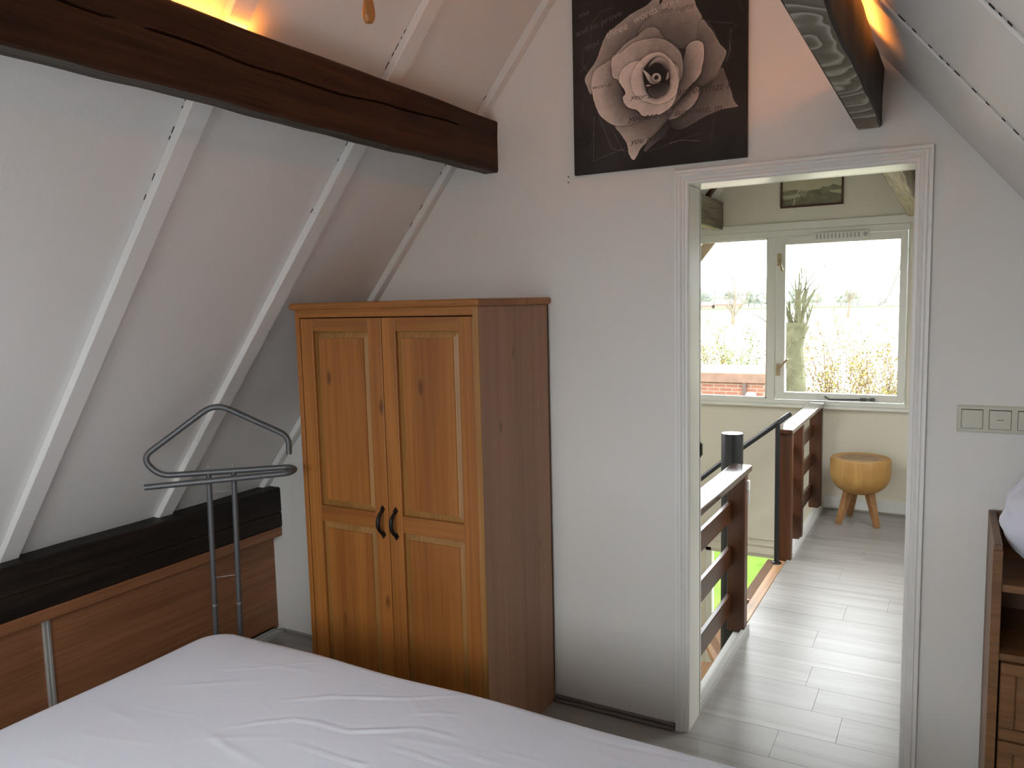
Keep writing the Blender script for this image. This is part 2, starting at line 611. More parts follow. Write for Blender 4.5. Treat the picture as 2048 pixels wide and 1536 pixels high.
bl = batten(-1, 1.475, ceil_l)
brr = batten(1, 1.42, ceil_r, w=.07, th=.007)
for yc in (2.115, .835, -.86):
    inst(bl, (0, yc - 1.475, 0), ceil_l)
    if yc > .8:
        inst(brr, (0, (2.025 if yc > 2 else .815) - 1.42, 0), ceil_r)
batten(-1, 2.68, ceil_l, w=.04)
# batten lines on the landing side
for yc in (3.45, 4.10, 4.75, 5.40):
    if not 3.5 < yc < 4.9:
        inst(bl, (0, yc - 1.475, 0), ceil_l)
    if not 3.5 < yc < 5.1:
        inst(brr, (0, yc - 1.42, 0), ceil_r)
# open joints beside the battens (cracked paint), short dark gaps
for side, par, yc in ((1, ceil_r, 1.419), (1, ceil_r, 2.024), (-1, ceil_l, 1.475), (-1, ceil_l, 2.115), (-1, ceil_l, 2.68)):
    mb = MB()
    x = -.16 if side > 0 else -1.50
    rng = random.Random(int(yc * 100) + side)
    dens = 1.0 if side > 0 else .5
    yy = yc - (.034 if yc < 2.6 else .02) - .0006
    while (x < .55 if side > 0 else x > -2.0):
        ln_ = rng.uniform(.004, .016)
        if rng.random() < dens * (.75 if abs(x - (.0 if side > 0 else -1.75)) < .22 else .35):
            x2 = x + ln_ * side
            nx = -.0035 * side
            wv = .0012 + .0016 * rng.random() * dens
            mb.add([(x, yy - wv, roof_z(x) - .0008), (x2, yy - wv * .6, roof_z(x2) - .0008), (x2, yy + .001, roof_z(x2) - .004), (x, yy + .001, roof_z(x) - .004)], [(0, 1, 2, 3)])
        x += (ln_ + rng.uniform(.003, .018)) * side
    if mb.v:
        mb.build('paint_crack', 'caulk', par)
mb = MB()
xa, xb = -2.6, RX
mb.prism_y([(xa, roof_z(xa) - .12), (xb, roof_z(xb) - .12), (xb, roof_z(xb) + .16), (xa, roof_z(xa) + .16)], YE1, YE1 + .03)
mb.build('bargeboard', plain('brown_bargeboard', (.14, .09, .06), .7), ceil_l, label='brown bargeboard along the roof edge outside')
# brown edge batten of the landing's left slope at the far wall
mb = MB()
k = math.hypot(SL, 1)
nx, nz = SL / k * .03, -1 / k * .03
xa, xb = -2.2, RX
mb.prism_y([(xa, roof_z(xa)), (xb, roof_z(xb)), (xb + nx, roof_z(xb) + nz), (xa + nx, roof_z(xa) + nz)], FY - .32, FY - .27)
mb.build('batten', 'redwood', ceil_l, label='brown wooden batten on the landing slope')

# floor slab and planks
fl = MB().box(-3.6, 1.75, RY - .14, GB, -.26, -.012)
fl.box(-.835, 1.75, GB, FB, -.26, -.012)
floor = struct(fl.build('floor', 'plank'), 'grey oak laminate floor of bedroom and landing')
PWD, PLN = .1935, 1.29
pb = MB().box(.0006, PLN - .0006, .0006, PWD - .0006, -.012, 0)
proto = None
meshes = {}
rows = range(int((RY - 2.856) / PWD) - 1, int((FY - 2.856) / PWD) + 1)
for r in rows:
    y0 = 2.856 + r * PWD
    if y0 + PWD < RY or y0 > FY:
        continue
    x0f, x1f = (-2.9, 1.05) if y0 < GB - .02 else (-.835, 1.05)
    off = {5: -.514, 7: -.429}.get(r - 0, None)
    st0 = -.514 if r % 5 == 4 else (-.429 if r % 5 == 1 else -2.9 + ((r * 0.437) % 1.0) * PLN)
    x = st0 - 3 * PLN
    while x < x1f:
        a, b2 = max(x, x0f), min(x + PLN, x1f)
        y1 = min(y0 + PWD, FY)
        ya = max(y0, RY)
        if b2 - a > .02 and y1 - ya > .01:
            key = (round(b2 - a, 3), round(y1 - ya, 3))
            if key not in meshes:
                w_ = MB().box(.0002, b2 - a - .0002, .0002, y1 - ya - .0002, -.012, 0)
                ob = w_.build('plank', 'plank', floor, bevel=.0006, seg=1)
                meshes[key] = ob.data
            else:
                ob = bpy.data.objects.new('plank', meshes[key])
                COL.objects.link(ob)
                ob.parent = floor
            ob.location = (a, ya, 0)
        x += PLN

# lower storey seen through the stairwell
struct(MB().box(-3.5, 1.65, GB - .13, FB, -2.80, -2.65).build('floor_lower', 'cream'), 'pale floor of the storey below the stairs')
struct(MB().box(-3.6, -3.45, GB - .13, FB, -2.65, -.02).build('wall_left_lower', 'cream'), 'cream side wall of the storey below')
struct(MB().box(1.6, 1.75, GB - .13, FB, -2.65, -.26).build('wall_right_lower', 'cream'), 'cream wall below the landing floor')
struct(MB().box(-3.45, 1.6, GB - .13, GB, -2.65, -.26).build('wall_back_lower', 'cream'), 'cream wall under the bedroom gable')

# knee walls
struct(MB().box(1.05, 1.12, RY, GY, 0, .72).build('wall_right', 'wall'), 'low white knee wall under the right slope')
struct(MB().box(1.05, 1.12, GB, FY, 0, .72).build('wall_right_landing', 'cream'), 'low cream knee wall on the landing')
struct(MB().box(-3.5, -3.35, GB, FY, -.26, .3).build('wall_left_landing', 'cream'), 'low cream wall beyond the stairwell')

# left knee wall: wood panels, trim board, aluminium strips
kw = struct(MB().box(-2.96, -2.915, RY, GY, 0, .52).build('wall_left', 'panel'), 'knee wall of brown wood panels under the dark beam')
for ya, yb in ((1.585, GY), (.10, 1.565), (-1.3, .08)):
    MB().box(-2.915, -2.895, ya, yb, .012, .50).build('panel', 'panel', kw, bevel=.0015, seg=1)
for yc in (1.575, .09):
    s_ = MB().box(-2.905, -2.888, yc - .014, yc + .014, .012, .495)
    s_.box(-2.888, -2.884, yc - .011, yc - .007, .012, .495).box(-2.888, -2.884, yc + .003, yc + .007, .012, .495)
    s_.build('aluminium_strip', 'alu', kw, label='pale aluminium joint strip between wood panels')
MB().box(-2.915, -2.832, RY, GY - .004, .488, .532).build('trim_board', 'panel', kw, bevel=.002, seg=1)
s_ = MB().box(-2.90, -2.83, RY, GY - .03, 0.0, .008)
s_.box(-2.90, -2.895, RY, GY - .03, .008, .022).box(-2.868, -2.863, RY, GY - .03, .008, .02).box(-2.835, -2.83, RY, GY - .03, .008, .018)
s_.build('floor_rail', 'alu', kw, label='aluminium sliding rail on the floor')

# baseboard of the gable wall (grey plinth strip)
bb = MB().prism_y([(-1.355, 0), (DX0 - .05, 0), (DX0 - .05, .012), (-1.355, .012)], GY - .032, GY)
bb.prism_y([(-1.355, .012), (DX0 - .05, .012), (DX0 - .05, .02), (-1.355, .02)], GY - .016, GY)
struct(bb.build('baseboard_back', plain('grey_plinth', (.14, .13, .12), .5), bevel=.003, seg=1), 'low grey strip where the gable wall meets the floor')
MB().box(-2.87, -2.15, GY - .012, GY, 0, .01).build('floor_edge', 'plank', wall_back)

# nail holes beside the canvas
for q in ((1137, 354), (1137, 365)):
    p = on_y(*q, GY)
    MB().lathe([(.0028, 0), (.0024, .0)], (0, 0, 0), 8)
    nh = MB()
    nh.tube([(p.x, GY - .0012, p.z), (p.x, GY + .004, p.z)], .0028, 8)
    nh.build('nail_hole', 'mark', wall_back)

# door lining and architrave
dl = MB().box(DX0 - .02, DX0, GY - .004, GB + .02, 0, DZ)
dl.box(DX1, DX1 + .02, GY - .004, GB + .02, 0, DZ)
dl.box(DX0 - .02, DX1 + .02, GY - .004, GB + .02, DZ - .0, DZ + .02)
door_lining = struct(dl.build('door_1', 'winframe', bevel=.002, seg=1), 'white painted lining of the open doorway')
zk = on_y(1397, 898, GB + .02).z
st_ = MB().box(DX0 - .004, DX0 + .0015, GB + .004, GB + .021, zk - .028, zk + .028)
st_.box(DX0, DX0 + .004, GB + .012, GB + .026, zk - .022, zk + .022)
st_.build('strike_plate', 'iron', door_lining)
# moulded casing, profile: (distance out from the opening edge, thickness)
PROF = [(0, .006), (.004, .010), (.012, .010), (.015, .014), (.021, .012), (.028, .020), (.034, .020), (.037, .015), (.040, .018), (.048, .018), (.048, 0), (0, 0)]


def casing(face_y, sgn, name):
    mb = MB()
    path = [((DX0, 0), (-1, 0)), ((DX0, DZ), (-1, 1)), ((DX1, DZ), (1, 1)), ((DX1, 0), (1, 0))]
    n = len(PROF)
    for (x, z), (dx, dz) in path:
        for d, t2 in PROF:
            mb.v.append((x + dx * d, face_y - sgn * t2, z + dz * d))
    for i in range(3):
        for k in range(n):
            a, b2 = i * n + k, i * n + (k + 1) % n
            mb.f.append((a, b2, b2 + n, a + n))
            mb.m.append(0)
    mb.f += [tuple(range(n)), tuple(range(4 * n - 1, 3 * n - 1, -1))]
    mb.m += [0, 0]
    return struct(mb.build(name, 'trim'), 'white moulded casing round the doorway' if sgn > 0 else 'white casing on the landing side of the doorway')


casing(GY, 1, 'trim_1')
casing(GB, -1, 'trim_2')

# ------------------------------------------------------------------ windows
def window_far():
    y0, y1 = FY + .0, FY + .09
    root = MB()
    fw = .053
    root.box(WX0, WX1, y0, y1, WZ1 - .05, WZ1)           # head
    root.box(WX0, WX1, y0, y1, WZ0, WZ0 + .032)          # bottom
    root.box(WX1 - .012, WX1, y0, y1, WZ0 + .032, WZ1 - .05)
    root.box(WX0, WX0 + .06, y0, y1, WZ0 + .032, WZ1 - .05)
    root.box(-1.230, -1.168, y0, y1, WZ0 + .032, WZ1 - .05)  # mullion
    w = struct(root.build('window_1', 'winframe', bevel=.003, seg=1), 'wide cream painted window of the landing')
    MB().box(WX0 - .05, WX1 + .03, FY - .018, FY + .005, WZ1, WZ1 + .055).build('head_board', 'winframe', w, bevel=.003, seg=1)
    MB().box(WX0 - .05, WX1 + .03, FY - .045, FY + .01, WZ0 - .022, WZ0 - .002).build('window_sill', 'winframe', w, bevel=.004)
    # casement sash on the right
    s = MB()
    sx0, sx1, sz0, sz1 = -1.164, -.286, .812, 2.022
    ya, yb = FY - .012, FY + .045
    s.box(sx0, -1.098, ya, yb, sz0, sz1)
    s.box(-.331, sx1, ya, yb, sz0, sz1)
    s.box(-1.098, -.331, ya, yb, sz0, .865)
    s.box(-1.098, -.331, ya, yb, 1.967, sz1)
    sash = s.build('sash', 'winframe', w, bevel=.002, seg=1)
    MB().box(-1.10, -.33, FY + .018, FY + .022, .86, 1.97).build('pane', 'glass', sash)
    MB().box(WX0 + .06, -1.23, FY + .04, FY + .044, WZ0 + .032, WZ1 - .05).build('pane', 'glass', w)
    # glazing beads of the left pane
    bd = MB()
    bx0, bx1, bz0, bz1 = WX0 + .06, -1.230, WZ0 + .032, WZ1 - .05
    bd.box(bx0, bx1, FY + .022, FY + .04, bz0, bz0 + .012).box(bx0, bx1, FY + .022, FY + .04, bz1 - .012, bz1)
    bd.box(bx1 - .012, bx1, FY + .022, FY + .04, bz0, bz1).box(bx0, bx0 + .012, FY + .022, FY + .04, bz0, bz1)
    bd.build('glazing_bead', 'winframe', w)
    # ventilation grille
    v = MB().box(-.897, -.532, FY - .022, FY - .012, 1.985, 2.040)
    g = v.build('vent_grille', 'winframe', sash, bevel=.002, seg=1)
    sl_ = MB()
    for i in range(12):
        x = -.885 + i * .0255
        sl_.box(x, x + .011, FY - .0235, FY - .0215, 1.995, 2.030)
    sl_.lathe([(.016, 0), (.016, .003)], (0, 0, 0), 12)
    for k in range(len(sl_.v) - 24, len(sl_.v)):
        x, y, z = sl_.v[k]
        sl_.v[k] = (-.555 + x, FY - .0215 - z, 2.013 + y)
    sl_.build('vent_slot', 'grille', g)
    # casement fasteners
    for zc, tip in ((1.86, (.033, -.085)), (1.035, (.075, .085))):
        hmb = MB().box(-1.158, -1.128, FY - .018, FY - .012, zc - .045, zc + .045)
        hd = hmb.build('fastener', 'brass', sash, bevel=.002, seg=1)
        p0 = Vector((-1.143, FY - .03, zc))
        p1 = p0 + Vector((tip[0], -.03, tip[1]))
        MB().tube([p0 + Vector((0, .02, 0)), p0], .008, 8).tube([p0, p0.lerp(p1, .5), p1], [.009, .007, .0085], 8).build('lever', 'brass', hd, smooth=True)
    # stay bar on the bottom rail
    pts = [on_y(*q, FY - .03) for q in ((1649, 793), (1659, 799), (1746, 800))]
    sb_ = MB().tube(pts, .006, 8)
    sb_.box(pts[2].x - .085, pts[2].x - .045, FY - .034, FY - .012, pts[2].z - .012, pts[2].z + .010)
    sb_.box(pts[2].x - .02, pts[2].x + .01, FY - .034, FY - .012, pts[2].z - .012, pts[2].z + .012)
    sb_.build('stay_bar', 'steel', sash, smooth=True)
    return w


window_far()

# lower window of the storey below
lw = MB()
lw.box(LX0, LX0 + .05, FY, FY + .08, LZ0, LZ1).box(LX1 - .05, LX1, FY, FY + .08, LZ0, LZ1)
lw.box(LX0, LX1, FY, FY + .08, LZ1 - .05, LZ1).box(LX0, LX1, FY, FY + .08, LZ0, LZ0 + .06)
low_w = struct(lw.build('window_2', 'winframe', bevel=.003, seg=1), 'lower window below the stairs facing the lawn')
MB().box(LX0 + .05, LX1 - .05, FY + .038, FY + .042, LZ0 + .06, LZ1 - .05).build('pane', 'glass', low_w)

# unseen rear window, added behind the camera to let daylight in
rw = MB()
rw.box(QX0, QX0 + .06, RY - .10, RY - .02, QZ0, QZ1).box(QX1 - .06, QX1, RY - .10, RY - .02, QZ0, QZ1)
rw.box(QX0, QX1, RY - .10, RY - .02, QZ0, QZ0 + .06).box(QX0, QX1, RY - .10, RY - .02, QZ1 - .06, QZ1)
rw.box(-.98, -.92, RY - .10, RY - .02, QZ0, QZ1)
rear_w = struct(rw.build('added_window_3', 'trim', bevel=.003, seg=1), 'white framed rear bedroom window added for daylight')
for a, b2 in ((QX0 + .06, -.98), (-.92, QX1 - .06)):
    MB().box(a, b2, RY - .062, RY - .058, QZ0 + .06, QZ1 - .06).build('pane', 'glass', rear_w)
# unseen roof windows, added to bring daylight into bedroom and landing
for nm, lab, vx0, vx1, vy0, vy1 in (('added_window_4', 'white roof window added in the right slope for daylight', VX0, VX1, VY0, VY1), ('added_window_5', 'white roof window added over the stairwell for daylight', UX0, UX1, UY0, UY1), ('added_window_6', 'white roof window added in the landing right slope for daylight', TX0, TX1, TY0, TY1)):
    vw = MB()
    slab(vw, vx0, vx0 + .04, vy0, vy1, .10)
    slab(vw, vx1 - .04, vx1, vy0, vy1, .10)
    slab(vw, vx0, vx1, vy0, vy0 + .05, .10)
    slab(vw, vx0, vx1, vy1 - .05, vy1, .10)
    roof_w = struct(vw.build(nm, 'trim'), lab)
    pn = MB()
    xa, xb = vx0 + .04, vx1 - .04
    pn.prism_y([(xa, roof_z(xa) + .05), (xb, roof_z(xb) + .05), (xb, roof_z(xb) + .055), (xa, roof_z(xa) + .055)], vy0 + .05, vy1 - .05)
    pn.build('pane', 'glass', roof_w)
    xm = (vx0 + vx1) / 2
    sg = 1 if xm < RX else -1
    portal('portal_' + nm, (xm - sg * .14, (vy0 + vy1) / 2, roof_z(xm) + .12), (SL * sg, 0, -1), (vx1 - vx0) * math.hypot(1, SL), vy1 - vy0)
    po = bpy.data.objects['portal_' + nm]
    zax = Vector((-SL * sg, 0, 1)).normalized()
    yax = Vector((0, 1, 0))
    po.rotation_euler = Matrix((yax.cross(zax), yax, zax)).transposed().to_euler()

portal('portal_rear', ((QX0 + QX1) / 2, RY - .15, (QZ0 + QZ1) / 2), (0, 1, 0), QX1 - QX0, QZ1 - QZ0)
portal('portal_far', ((WX0 + WX1) / 2, FB + .01, (WZ0 + WZ1) / 2), (0, -1, 0), WX1 - WX0, WZ1 - WZ0)
portal('portal_low', ((LX0 + LX1) / 2, FB + .01, (LZ0 + LZ1) / 2), (0, -1, 0), LX1 - LX0, LZ1 - LZ0)

# ------------------------------------------------------------------ beams
def beam(name, x0, x1, y0, y1, z0, z1, mats, label, crack=None, seed=1, wob=.004, fade=1.0):
    """loft along Y; x-positive face carries an optional split"""
    rng = random.Random(seed)
    n = max(10, int((y1 - y0) / .03))
    mb = MB()
    prof_n = None
    ph = [rng.uniform(0, 6) for _ in range(8)]
    for i in range(n + 1):
        t = i / n
        y = y0 + (y1 - y0) * t
        w = lambda k: wob * (math.sin(y * 5.1 + ph[k]) * .5 + math.sin(y * 13 + ph[k + 1]) * .3 + math.sin(y * 31 + ph[k + 2]) * .2)
        zc, dep = (z0 + z1) / 2, 0.0
        if crack:
            zc = z0 + (z1 - z0) * crack(t)[0]
            dep = crack(t)[1]
        c = .006
        pts = [(x0 + c, z0 + w(0)), (x1 - c + w(1), z0 + w(0)), (x1 + w(1), z0 + c + w(0)),
               (x1 + w(1), zc - .004), (x1 + w(1) - dep, zc), (x1 + w(1), zc + .004),
               (x1 + w(2), z1 - c), (x1 - c + w(2), z1 + w(3) * .5), (x0 + c, z1 + w(3) * .5), (x0, z1 - c), (x0, z0 + c)]
        prof_n = len(pts)
        mb.v += [(px_, y, pz_) for px_, pz_ in pts]
    for i in range(n):
        for k in range(prof_n):
            a, b2 = i * prof_n + k, i * prof_n + (k + 1) % prof_n
            mb.f.append((a, b2, b2 + prof_n, a + prof_n))
            mb.m.append(1 if (len(mats) > 1 and k in (0,)) else 0)
    mb.f += [tuple(range(prof_n - 1, -1, -1)), tuple(n * prof_n + k for k in range(prof_n))]
    mb.m += [0, 0]
    o = mb.build(name, mats)
    return tag(o, label, 'beam')


def crack_l(t):
    z = .66 - .18 * math.sin(t * 3.3) * t + .03 * math.sin(t * 23) + .012 * math.sin(t * 71)
    d = .012 if (.22 < t < .60 or .62 < t < .93) else 0.0
    return z, d


beam('roof_beam', -1.627, -1.557, RY, GY, 2.097, 2.293, ['dark_beam', 'dark_grey_beam'], 'long dark brown roof beam above the wardrobe with a lengthwise split', crack_l, 3)
beam('roof_beam', -.277, -.205, RY, GY, 2.100, 2.274, ['black_beam', 'knotty'], 'roof beam with knotty grey underside above the doorway', None, 9)
beam('roof_beam', -1.635, -1.562, GB, FY, 2.105, 2.318, ['grey_beam', 'pale_beam'], 'weathered grey landing beam ending left of the framed photo', None, 12)
beam('roof_beam', -.294, -.205, GB, FY, 2.118, 2.31, ['grey_beam', 'pale_beam'], 'pale weathered landing beam right of the framed photo', None, 15)
wp = beam('wall_plate_beam', -2.95, -2.832, RY, GY, .533, .726, ['black_beam'], 'low black beam lying along the foot of the left slope', lambda t: (.62 - .25 * t, .006 if t > .55 else 0), 5)
beam('wall_plate_beam', 2 * RX + 2.832, 2 * RX + 2.95, RY, GY, .533, .726, ['black_beam'], 'low black beam at the foot of the right slope', None, 6)


def uplight(x0, x1, y0, y1, z, lift, label):
    c = ((x0 + x1) / 2, (y0 + y1) / 2, z)
    t = thing('beam_uplight', c, label, 'lamp', 'warm lamps on the roof beams')
    h = MB().box(x0, x1, y0, y1, z, z + .003)
    h.box(x0, x1, y0, y0 + .004, z, z + .006).box(x0, x1, y1 - .004, y1, z, z + .006)
    h.build('housing', 'black_metal', t)
    xm_ = (x0 + x1) / 2
    MB().tube([(xm_, y0 + .012, z + .006 + lift), (xm_, y1 - .012, z + .006 + lift)], .003, 8).build('lamp_tube', 'lamp', t, smooth=True)


uplight(-1.613, -1.593, .75, 1.56, 2.2955, 0, 'warm uplight hidden on top of the beam above the bed')
uplight(-.246, -.224, 1.55, 2.42, 2.2775, .004, 'warm uplight hidden on top of the knotty beam')

# ================================================================== WARDROBE
def wardrobe():
    X0, X1, YF, Z1 = -2.162, -1.350, 2.182, 1.585
    t = thing('wardrobe', ((X0 + X1) / 2, 2.43, 0), 'two door honey pine wardrobe standing against the gable wall', 'wardrobe')
    yb = 2.688
    th = .020
    MB().box(X1 - th, X1, YF, yb, 0, Z1).build('side_panel', 'pine_side', t, bevel=.002, seg=1, label='brown pine side panel with dark knots')
    MB().box(X0, X0 + th, YF, yb, 0, Z1).build('side_panel', 'pine', t, bevel=.002, seg=1)
    MB().box(X1 - th - .001, X1 + .0006, YF - .0022, YF + .001, 0, Z1).build('edge_strip', 'pine_edge', t)
    MB().box(X0, X1, yb - .008, yb, .05, Z1).build('back_panel', 'pine_side', t)
    MB().box(X0 + th, X1 - th, YF + .03, yb - .01, .08, .10).build('bottom_board', 'pine_rail', t)
    MB().box(X0 + th, X1 - th, YF + .006, YF + .024, 0, .08).build('plinth', 'pine_rail', t)
    MB().box(X0 + th, X1 - th, YF + .002, YF + .022, 1.557, Z1).build('top_rail', 'pine_rail', t)
    MB().box(X0 - .014, X1 + .012, YF - .016, yb + .008, Z1, Z1 + .026).build('cornice', 'pine_rail', t, bevel=.008, seg=3)
    zt, zb = 1.553, .088
    for (a, b2, hs) in ((X0 + th + .003, -1.7575, 1), (-1.7545, X1 - th - .003, -1)):
        d = thing_part = MB().box(a + .002, b2 - .002, YF + .022, YF + .026, zb, zt).build('door', 'pine', t)
        sw = .060
        ya, yc = YF + .003, YF + .024
        MB().box(a, a + sw, ya, yc, zb, zt).build('stile', 'pine', d, bevel=.0025, seg=2)
        MB().box(b2 - sw, b2, ya, yc, zb, zt).build('stile', 'pine', d, bevel=.0025, seg=2)
        for (z0, z1) in ((1.505, zt), (.783, .845), (zb, zb + .07)):
            MB().box(a + sw, b2 - sw, ya + .0012, yc, z0, z1).build('rail', 'pine_rail', d, bevel=.002, seg=2)
        for (z0, z1) in ((.845, 1.505), (zb + .07, .783)):
            # raised field with sloping bevel all round
            px0, px1 = a + sw, b2 - sw
            o_, i_ = 0.0, .024
            yo, yi = ya + .014, ya + .0045
            p = MB()
            p.add([(px0, yo, z0), (px1, yo, z0), (px1, yo, z1), (px0, yo, z1),
                   (px0 + i_, yi + .003, z0 + i_), (px1 - i_, yi + .003, z0 + i_), (px1 - i_, yi + .003, z1 - i_), (px0 + i_, yi + .003, z1 - i_),
                   (px0 + i_ + .001, yi, z0 + i_ + .001), (px1 - i_ - .001, yi, z0 + i_ + .001), (px1 - i_ - .001, yi, z1 - i_ - .001), (px0 + i_ + .001, yi, z1 - i_ - .001),
                   (px0, yc, z0), (px1, yc, z0), (px1, yc, z1), (px0, yc, z1)],
                  [(0, 1, 5, 4), (1, 2, 6, 5), (2, 3, 7, 6), (3, 0, 4, 7)], 1)
            p.add([], [], 0)
            n = len(p.v) - 16
            for f in ((4, 5, 9, 8), (5, 6, 10, 9), (6, 7, 11, 10), (7, 4, 8, 11), (8, 9, 10, 11), (0, 12, 13, 1), (1, 13, 14, 2), (2, 14, 15, 3), (3, 15, 12, 0), (15, 14, 13, 12)):
                p.f.append(f)
                p.m.append(0)
            p.build('panel', ['pine', 'pine_edge'], d)
        # bow handle
        hx = -1.781 if hs > 0 else -1.722
        zt_, zb_ = (.871, .757)
        h = MB()
        pts, rs = [], []
        for k in range(13):
            u = k / 12
            z = zb_ + .012 + (zt_ - zb_ - .024) * u
            bow = math.sin(math.pi * u)
            pts.append((hx - .002 * bow, ya - .004 - .026 * bow ** .7, z))
            rs.append(.0052 + .0028 * abs(math.sin(math.pi * u)))
        h.tube(pts, rs, 8)
        for zc in (zb_ + .010, zt_ - .010):
            poly = [(hx, zc - .014), (hx + .010, zc), (hx, zc + .014), (hx - .010, zc)]
            h.prism_y(poly, ya - .006, ya)
        ho = h.build('handle', 'iron', d, smooth=True, label='dark iron bow handle')
        ho.data.set_sharp_from_angle(angle=.8)


wardrobe()

# ================================================================== BED
def bed():
    X0, X1, Y0, Y1, ZT = -2.235, -.215, -.36, 1.812, .505
    t = thing('bed', ((X0 + X1) / 2, (Y0 + Y1) / 2, 0), 'wide bed with a white fitted sheet', 'bed')
    step = .0085
    nx, ny = int((X1 - X0) / step), int((Y1 - Y0) / step)
    gx, gy = np.meshgrid(np.linspace(X0, X1, nx + 1), np.linspace(Y0, Y1, ny + 1), indexing='ij')
    R = .13
    # pull the corners in to a rounded rectangle
    cxm, cym = (X0 + X1) / 2, (Y0 + Y1) / 2
    ax, ay = np.abs(gx - cxm) - ((X1 - X0) / 2 - R), np.abs(gy - cym) - ((Y1 - Y0) / 2 - R)
    both = (ax > 0) & (ay > 0)
    mxx = np.maximum(ax, ay)
    ll = np.hypot(np.maximum(ax, 0), np.maximum(ay, 0))
    sc_ = np.where(both, mxx / np.maximum(ll, 1e-6), 1.0)
    gx = np.where(both, cxm + np.sign(gx - cxm) * ((X1 - X0) / 2 - R + ax * sc_), gx)
    gy = np.where(both, cym + np.sign(gy - cym) * ((Y1 - Y0) / 2 - R + ay * sc_), gy)
    ax, ay = np.abs(gx - cxm) - ((X1 - X0) / 2 - R), np.abs(gy - cym) - ((Y1 - Y0) / 2 - R)
    e = R - np.where((ax > 0) & (ay > 0), np.hypot(ax, ay), np.maximum(ax, ay))   # distance inside the edge
    e = np.clip(e, 0, 1)
    rr = .055
    q = np.clip(rr - e, 0, rr)
    z = ZT - (rr - np.sqrt(np.maximum(rr * rr - q * q, 0))) - .018 * np.exp(-e / .16)
    # low swell plus crease lines
    rng = np.random.RandomState(4)
    for k in range(10):
        a = rng.uniform(0, 6.28)
        f = rng.uniform(4, 12)
        z += .0011 * np.sin((gx * math.cos(a) + gy * math.sin(a)) * f + rng.uniform(0, 6))
    for k in range(70):
        a = rng.normal(.0, .6)
        x_, y_ = rng.uniform(X0 + .2, X1 - .2), rng.uniform(.3, Y1 - .1)
        u = (gx - x_) * math.cos(a) + (gy - y_) * math.sin(a)
        w = -(gx - x_) * math.sin(a) + (gy - y_) * math.cos(a) + .02 * np.sin(u * 6 + k)
        z += rng.uniform(.0006, .0018) * np.exp(-(w / .008) ** 2) * np.exp(-(u / rng.uniform(.05, .16)) ** 2)
    A = lambda *p: [(x * .3906, 1200 + y * .3906) for x, y in p]
    B = lambda *p: [(700 + x * .3906, 1236 + y * .3906) for x, y in p]
    lines = [
        (A((1160, 650), (1290, 630), (1500, 608), (1620, 625), (1780, 670), (2048, 668)), .0055, .010),
        (A((1420, 515), (1700, 490), (2048, 492)), .005, .010),
        (A((1460, 720), (1620, 770), (1870, 845)), .0045, .008),
        (A((660, 515), (400, 650), (200, 750), (0, 850)), .0026, .009),
        (A((660, 515), (820, 555), (1020, 590)), .0028, .007),
        (A((600, 850), (1000, 720), (1390, 585)), -.0030, .007),
        (A((1320, 495), (1400, 580)), .0034, .008),
        (A((1100, 345), (1400, 335), (1640, 300)), .0034, .009),
        (A((1500, 355), (1660, 320)), .003, .008),
        (A((1750, 375), (2048, 445)), .0026, .008),
        (A((930, 395), (1080, 310)), .0024, .008),
        (A((1080, 520), (1160, 525)), .003, .007),
        (A((860, 840), (905, 650)), .0024, .007),
        (A((210, 805), (320, 825), (420, 860)), .003, .008),
        (B((0, 400), (300, 405), (600, 380)), .005, .010),
        (B((0, 580), (340, 568), (450, 590), (560, 620)), .0055, .010),
        (B((200, 660), (350, 700), (520, 768)), .005, .008),
        (B((320, 492), (450, 485), (580, 495)), .004, .009),
        (B((730, 675), (860, 700), (1000, 735)), .0034, .009),
        (B((500, 680), (640, 710), (800, 750)), .004, .008),
        (B((1130, 565), (1400, 640), (1700, 695), (2000, 745)), -.004, .012),
        (B((600, 380), (800, 430), (920, 475)), .003, .012),
        (B((0, 735), (80, 752)), .006, .010),
    ]
    for pts, hgt, wid in lines:
        P = [on_z(x, y, ZT) for x, y in pts]
        best = np.full(gx.shape, 9.0)
        fade = np.zeros(gx.shape)
        tot = sum((P[i + 1] - P[i]).length for i in range(len(P) - 1))
        acc = 0
        for i in range(len(P) - 1):
            a, b2 = P[i], P[i + 1]
            l2 = (b2 - a).length
            u = np.clip(((gx - a.x) * (b2.x - a.x) + (gy - a.y) * (b2.y - a.y)) / max(l2 * l2, 1e-9), 0, 1)
            d = np.hypot(gx - (a.x + u * (b2.x - a.x)), gy - (a.y + u * (b2.y - a.y)))
            s_ = (acc + u * l2) / tot
            up_ = d < best
            fade = np.where(up_, np.clip(np.minimum(s_, 1 - s_) * 5 + .15, 0, 1), fade)
            best = np.minimum(best, d)
            acc += l2
        wid = wid * .62
        z += .42 * hgt * fade * (np.exp(-(best / wid) ** 2) - .35 * np.exp(-((best - wid * 1.8) / wid) ** 2))
    n0, n1 = gx.shape
    vs = list(zip(gx.ravel().tolist(), gy.ravel().tolist(), z.ravel().tolist()))
    idx = np.arange(n0 * n1).reshape(n0, n1)
    fs = [tuple(q_) for q_ in np.stack([idx[:-1, :-1], idx[1:, :-1], idx[1:, 1:], idx[:-1, 1:]], -1).reshape(-1, 4).tolist()]
    loop = idx[:, 0].tolist() + idx[-1, 1:].tolist() + idx[-2::-1, -1].tolist() + idx[0, -2:0:-1].tolist()
    base = len(vs)
    for lev in (.36, .22):
        for i in loop:
            x, y, _ = vs[i]
            vs.append((x, y, lev))
    m_ = len(loop)
